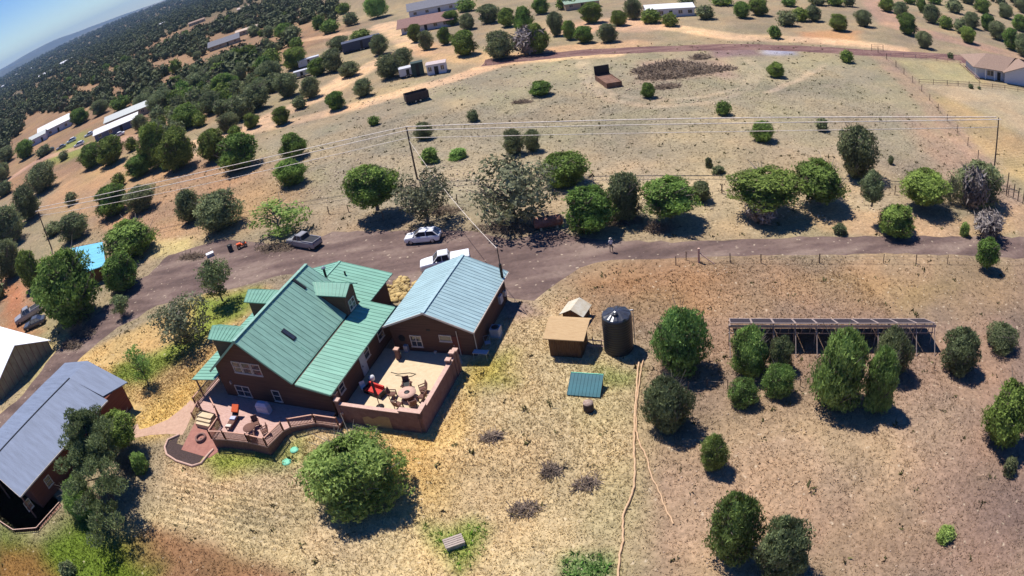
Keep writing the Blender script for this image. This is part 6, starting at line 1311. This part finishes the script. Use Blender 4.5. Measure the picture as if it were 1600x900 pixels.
# white house with tan hip-like roof on the right
x, y, z = UG(1575, 128); t = thing('ranch_house', 'white ranch house with a broad tan shingle roof and front gable at the upper right', 'house', (x, y, z), rad(-24))
b = MB(); b.box(-9.5, 12, 0, 10, -.2, 2.9); g_ = [(-1.6, -.2), (12, -.2), (12, 2.9), (5.2, 5.3), (-1.6, 2.9)]; b.hexa([(x_, -1.5, z_) for x_, z_ in g_], [(x_, 5, z_) for x_, z_ in g_]); b.build('wall', m_wwhite, t)
b = MB(); b.slab([(-11, -1.3, 2.75), (-1.9, -1.3, 2.75), (4, 5, 5.4), (-5, 5, 5.4)], .14); b.slab([(-11, -1.3, 2.749), (-5, 5, 5.4), (-11, 11.3, 2.749)], .14); b.slab([(-5, 5.01, 5.4), (8, 5.01, 5.4), (13, 11.3, 2.75), (-11, 11.3, 2.75)], .14)
b.slab([(-2.3, -2.3, 2.72), (5.2, -2.3, 5.42), (5.2, 5, 5.42), (-2.3, 5, 2.72)], .14); b.slab([(5.2, -2.3, 5.419), (12.8, -2.3, 2.7), (12.8, 5, 2.7), (5.2, 5, 5.419)], .14); b.build('roof', m_rtan, t)
window(t, 'a', -1.5, 6.1, 1.0, 1.3, 1.2, out=-1, cols=2, rows=1); window(t, 'a', 0, -5.5, .9, 1.8, 1.2, out=-1, cols=2, rows=1); box_part(t, 'door', m_dark, (-3.4, -2.4, -.06, 0, 0, 2.05)); box_part(t, 'gable_vent', m_dark, (5.0, 5.4, -1.55, -1.5, 4.2, 4.7))
for x_ in (-10.3, -7.3, -4.6): box_part(t, 'porch_post', m_white, (x_-.1, x_+.1, -1.1, -.9, 0, 2.7))
for px, py, r_, lb in ((1517, 136, 1.6, 'left of two small dark shrubs before the tan-roofed house'), (1530, 138, 1.1, 'right of two small dark shrubs before the tan-roofed house'), (1485, 89, 2.2, 'lone dark shrub left of the tan-roofed house')): plant((px-r_*2.6, py-r_*3, px+r_*2.6, py+r_*1.6), 'dull', lb, 'bush', 'bush', None, 0)
m_sh1 = mat('white_metal_sheet', C(214,216,224), .5, C(214,214,222)); m_sh2 = mat('grey_metal_sheet', C(176,184,184,.8), .5, C(150,158,160,.8))
gable_house('long_shed', 'long shed with a bright white roof at the far left', 'shed', 185, 205, 17, 6, 2.6, 1.2, 16, m_sh1, mat('blue_shade_siding', C(120,130,160,.7), .7), .5, 4)
gable_house('long_shed', 'long shed with a greenish grey roof behind the white one', 'shed', 202, 186, 18, 7, 2.8, 1.4, 14, m_sh2, m_wtan, .5, 4)
gable_house('barn', 'pale lilac-white barn with a long roof at the far left', 'barn', 88, 206, 17, 8, 3.4, 2.0, 24, m_sh1, m_wwhite, .5, 4); gable_house('shed', 'small pale annex leaning against the lilac-white barn', 'shed', 62, 222, 9, 6, 3.0, 1.2, 24, m_sh2, m_wwhite, .3, 2)
gable_house('farmhouse', 'long low house with a blue-grey roof in the upper left wood', 'house', 352, 72, 17, 8, 2.8, 2.2, 12, m_rgrey, m_wtan, .7, 4); gable_house('farmhouse', 'pale flat-roofed house right behind the blue-grey roofed one', 'house', 387, 52, 13, 7, 2.8, .8, 10, mat('cream_roof', C(226,200,176), .8), m_wtan, .5, 4)
gable_house('farmhouse', 'low tan house deep in the upper left wood', 'house', 308, 37, 17, 8, 2.8, 1.2, 14, m_rtan, m_wtan, .5, 4); gable_house('farmhouse', 'pale house at the top edge above the low tan one', 'house', 385, 15, 16, 8, 2.8, 1.2, 10, mat('pale_rose_roof', C(220,196,186), .8), m_wtan, .5, 4)
gable_house('farmhouse', 'whitish house between the tan houses and the far slope', 'house', 252, 40, 14, 8, 2.8, 1.4, 15, m_sh1, m_wwhite, .5, 3)
for px, py, w_, lb in ((104, 98, 30, 'bright roofed house on the far slope, right of the others'), (68, 92, 18, 'tiny white house highest on the far slope'), (50, 110, 18, 'tiny white house on the far slope below the highest one'), (72, 118, 26, 'long pale roof on the far slope'), (26, 118, 14, 'tiny white house near the left edge of the far slope'), (6, 136, 16, 'tiny pale house at the very left edge of the far slope')):
    gable_house('far_house', lb, 'house', px, py, w_, w_*.5, 3.5, 2.5, 18, m_sh1, m_wwhite, .5, 0, 'tiny houses on the far slope', door=False)
# dumpster, white box trailer, blue tarp, dark trailer, rusty dirt trailer
def box_trailer(px, py, L, W_2, h_, rot, m, label, name='trailer', cat='trailer', open_=False, wheels_=True):
    x, y, z = UG(px, py); t = thing(name, label, cat, (x, y, z), rad(rot)); zb = .55 if wheels_ else 0
    if open_: box_part(t, 'floor', m_dark, (-L/2+.05, L/2-.05, -W_2/2+.05, W_2/2-.05, zb, zb+.08)); [box_part(t, 'side', m, q_) for q_ in ((-L/2, L/2, -W_2/2, -W_2/2+.06, zb, zb+h_), (-L/2, L/2, W_2/2-.06, W_2/2, zb, zb+h_))]; [box_part(t, 'end', m, q_) for q_ in ((-L/2, -L/2+.06, -W_2/2+.06, W_2/2-.06, zb, zb+h_), (L/2-.06, L/2, -W_2/2+.06, W_2/2-.06, zb, zb+h_))]
    else: box_part(t, 'body', m, (-L/2, L/2, -W_2/2, W_2/2, zb, zb+h_)); box_part(t, 'roof', m, (-L/2-.04, L/2+.04, -W_2/2-.04, W_2/2+.04, zb+h_, zb+h_+.08)); box_part(t, 'door', m_dark, (-.4, .4, -W_2/2-.03, -W_2/2, zb+.1, zb+h_-.3))
    if wheels_: wheels(t, (-.5, .5), W_2/2+.1, .36, .22); mb = MB(); mb.beam((-L/2, 0, zb), (-L/2-1.2, 0, .45), .1); mb.build('drawbar', m_dark, t)
    return t
m_rust = mat('brown_rusty_sheet', C(150,116,96), .85, C(110,76,60), scale=1.2)
box_trailer(652, 158, 5., 2.6, 1.6, 14, mat('dark_brown_sheet', (.07,.05,.045), .8), 'dark brown open trailer alone in the meadow below the small pale shed', open_=True)
t = box_trailer(951, 130, 3.2, 7.6, 1.1, 6, m_rust, 'rusty brown open-topped container with a raised dark rear panel in the meadow', 'container', 'container', True, False)
box_part(t, 'raised_panel', m_dark, (-1.6, 1.6, 3.82, 3.95, 0, 3.0)); box_part(t, 'load', m_rust, (-1.5, 1.5, -3.7, 3.5, .1, .95))
box_trailer(654, 117, 3.0, 2.6, 3.4, 5, mat('dark_green_sheet', (.035,.06,.05), .7), 'dark green upright tank-like container left of the small whitish shed', 'container', 'container', False, False)
box_trailer(638, 119, 4.2, 3.0, 1.9, 8, m_sh1, 'white box trailer left of the dark green container', 'trailer', 'trailer')
box_trailer(566, 76, 13, 5, 3., 10, mat('slate_blue_sheet', C(84,90,112,.7), .7), 'slate blue long trailer among junipers near the sandy track', 'trailer', 'trailer'); box_trailer(484, 103, 7, 2.6, 2.2, 10, m_sh1, 'white trailer in the wood left of the sandy tracks', 'trailer', 'trailer'); box_trailer(473, 120, 5, 2.4, 1.6, 8, m_sh1, 'small white trailer below the other white one in the wood', 'trailer', 'trailer')
# wooden crate / spring box in the foreground
x, y, z = UG(711, 852); t = thing('well_box', 'weathered grey plank box lying on stones in the green weeds at the bottom', 'box', (x, y, z), rad(16)); m_gp = mat('grey_planks', C(206,190,176), .9, C(160,142,132), scale=3, stretch=(1, 9, 1))
for i in range(5): box_part(t, 'plank', m_gp, (-.72, .72, -.42+i*.17, -.27+i*.17, .42+.03*i, .48+.03*i))
box_part(t, 'side', m_gp, (-.68, .68, -.4, -.34, 0, .42), (.62, .68, -.34, .4, 0, .5), (-.68, -.62, -.34, .4, 0, .5))
# ================================================================== brush heaps, rubble and stones
def heap(name, label, cat, c, rx_, ry_, h_, n, m, seed, group=None, sl_=.5, thick=.03, rot=0.):
    r = np.random.default_rng(seed); b = MB()
    for i in range(n):
        u = r.random()**.6; a = r.uniform(0, 6.28); x_, y_ = math.cos(a)*u*rx_, math.sin(a)*u*ry_; z_ = h_*(1-u*u)*r.uniform(.2, 1); d = r.normal(0, 1, 3); d[2] *= .45; d /= np.linalg.norm(d); L = sl_*r.uniform(.5, 1.4)
        xx, yy = x_*math.cos(rot)-y_*math.sin(rot), x_*math.sin(rot)+y_*math.cos(rot); p = Vector((xx, yy, z_)); q_ = p+Vector(d)*L; q_.z = max(q_.z, .01); b.bar(p, q_, thick*r.uniform(.5, 1.3), 3, caps=False)
    o = b.build(name, m); o.location = c; tag(o, label, cat, group); return o
m_tw = mat('grey_twigs', C(172,152,134), .9, C(120,102,90), scale=3, rnd=.1); m_db = mat('dry_brown_debris', C(168,148,126), .9, C(116,98,84), scale=.9)
for px, py, r_, lb, s_ in ((770, 684, .9, 'grey twig heap nearest the courtyard wall'), (863, 735, .85, 'round grey twig heap in the middle of the straw field'), (918, 754, 1.05, 'looser brownish twig heap beside the round grey one'), (820, 797, 1.15, 'wide grey twig heap lowest on the straw field')) and [(a_[0], a_[1], a_[2], a_[3], i) for i, a_ in enumerate(((770, 684, .9, 'grey twig heap nearest the courtyard wall'), (863, 735, .85, 'round grey twig heap in the middle of the straw field'), (918, 754, 1.05, 'looser brownish twig heap beside the round grey one'), (820, 797, 1.15, 'wide grey twig heap lowest on the straw field')))]:
    heap('twig_heap', lb, 'twig heap', UG(px, py), r_, r_*.7, .3, 240, m_tw, s_, 'twig heaps drying on the straw field', .55, .028)
for i, (px, py, rx_, ry_, h_, lb) in enumerate(((1020, 110, 4.5, 3.5, 1.6, 'left mound of the big brush pile in the upper meadow'), (1050, 105, 6, 4.5, 2.0, 'highest middle mound of the big brush pile'), (1085, 110, 6, 4., 1.8, 'right mound of the big brush pile beside the loop track'), (1045, 118, 7, 3, 1.2, 'long front mound of the big brush pile'), (1095, 90, 2.5, 2, 1., 'small dark mound behind the big brush pile'), (1128, 108, 3.5, 1.6, .7, 'low flat mound at the right tip of the big brush pile'), (1042, 136, 2.6, 1.4, .5, 'small flat brown heap right of the bright juniper by the brush pile'))):
    heap('brush_pile', lb, 'brush pile', UG(px, py), rx_, ry_, h_*.5, 1300 if rx_ > 4 else 450, m_db, 40+i, 'mounds of the brush pile in the upper meadow', .9, .075)
for i, (px, py, rx_, ry_, h_, lb) in enumerate(((430, 388, 3.6, 1.1, .5, 'dark cut brush lying on the drive left of the pickup'), (690, 330, 2.8, 1.3, .5, 'brown brush along the bank right of the sparse oak'), (790, 358, 4.5, 1.4, .8, 'dark brush under the largest grey oak'), (975, 345, 2.4, 1.2, .5, 'brown brush at the foot of the pale olive juniper'), (1028, 358, 1.8, 1., .5, 'brown brush at the foot of the broad dark juniper'), (815, 160, 2.2, .9, .3, 'reddish scrap heap in the meadow left of the low wide juniper'), (128, 520, 3.2, 1.1, .8, 'dry brush bank in the shade of the biggest dark juniper'), (112, 540, 2.6, .8, .7, 'lower end of the dry brush bank beside the drive'), (205, 728, 1.6, 1., .3, 'fallen branches on the grass below the pine'), (300, 402, 2.8, .8, .4, 'dark rubble along the left edge of the drive'))):
    heap('brush', lb, 'brush', UG(px, py), rx_, ry_, h_, 420, m_db, 60+i, None, .7, .035, FA)
def stones(name, label, n, poly, smin, smax, m, seed, cat='stones'):
    import bmesh
    bm = bmesh.new(); bmesh.ops.create_icosphere(bm, subdivisions=1, radius=.5); v = np.array([p.co[:] for p in bm.verts]); f = np.array([[p.index for p in g.verts] for g in bm.faces]); bm.free()
    r = np.random.default_rng(seed); P = np.array(poly); x = r.uniform(P[:, 0].min(), P[:, 0].max(), n*4); y = r.uniform(P[:, 1].min(), P[:, 1].max(), n*4); ok = poly_sd(x, y, P) > 0
    ok &= r.random(n*4) < sst((fbm(x, y, .3, 2)-.35)*4); x, y = x[ok][:n], y[ok][:n]; k_ = len(x); s_ = (smin+(smax-smin)*r.random(k_)**2.5)[:, None, None]
    V = v[None]*s_*r.uniform(.65, 1.3, (k_, len(v), 1))*np.array([1, 1, .6]); V[:, :, 0] += x[:, None]; V[:, :, 1] += y[:, None]; V[:, :, 2] += hgt(x, y)[:, None]+s_[:, :, 0]*.12
    F = (f[None]+np.arange(k_)[:, None, None]*len(v)).reshape(-1, 3); tn = np.repeat(r.uniform(.55, 1.1, k_), len(f))[:, None]*np.array(m)[None]
    tag(link(name, npmesh(name, V.reshape(-1, 3), F, m_tuft, tint=tn)), label, cat, kind='stuff')
stones('rubble_stones', 'pale loose stones strewn over the meadow banks', 2600, pp((440,262),(560,235),(700,245),(800,262),(960,268),(1110,290),(1330,300),(1440,330),(1420,350),(1250,345),(1110,330),(1000,320),(880,310),(700,300),(560,330),(420,300)), .08, .42, C(228,204,176), 81)
stones('yard_stones', 'small stones scattered over the dry right yard', 1200, pp((1000,420),(1600,415),(1600,900),(1010,900)), .06, .2, C(214,186,160), 82)
stones('garage_rocks', 'yellowish rocks piled between the house and the garage roof', 150, pp((606,448),(628,432),(652,440),(640,470),(612,474)), .35, 1.0, C(214,186,128), 83)
stones('track_stones', 'pale stones along the sandy tracks and brush pile', 900, pp((560,150),(780,105),(960,100),(1180,100),(1180,170),(900,160),(700,150),(560,185)), .1, .5, C(226,200,172), 84)
# ================================================================== dry grass
tufts('dry_grass', 'matted dry straw-coloured grass over the yard', 210000, (-56, 36, 14, 62), .07, .22, .055, 91, 1.3, 1.25)
tufts('meadow_grass', 'sparse dry grass over the meadow and right yard', 90000, (-80, 75, 14, 135), .08, .26, .09, 92, 1., 1.12)
tufts('weed_clumps', 'scattered small dark weed clumps on the dry ground', 2600, (-90, 90, 14, 170), .12, .42, .22, 95, .3, 1., 'weeds', None, C(104,100,66), 6)
tufts('green_weeds', 'fresh green weeds around the wet spots in the foreground', 9000, (-25, 20, 14, 45), .2, .5, .10, 93, 1., 1., 'weeds', pp((655,815),(700,830),(760,812),(765,870),(720,905),(690,860)), C(104,150,46))
tufts('tall_weeds', 'bright green weeds at the bottom edge beside the hoses', 3800, (0, 12, 12, 40), .2, .6, .12, 94, 1., 1., 'weeds', pp((878,864),(950,866),(955,915),(868,915)), C(100,142,66))
# ================================================================== haze
hz = MB(); hz.box(-16000, 16000, -16000, 16000, -70, 320); o = hz.build('haze', bpy.data.materials.new('haze')); tag(o, 'thin pale blue air over the whole valley', 'haze', kind='stuff')
hm = o.data.materials[0]; hm.use_nodes = True; ht_ = hm.node_tree; ht_.nodes.remove(ht_.nodes['Principled BSDF']); pv = ht_.nodes.new('ShaderNodeVolumePrincipled'); pv.inputs['Density'].default_value = 7e-5; pv.inputs['Color'].default_value = (.42, .66, 1., 1); pv.inputs['Anisotropy'].default_value = .0
ht_.links.new(pv.outputs[0], ht_.nodes['Material Output'].inputs['Volume'])
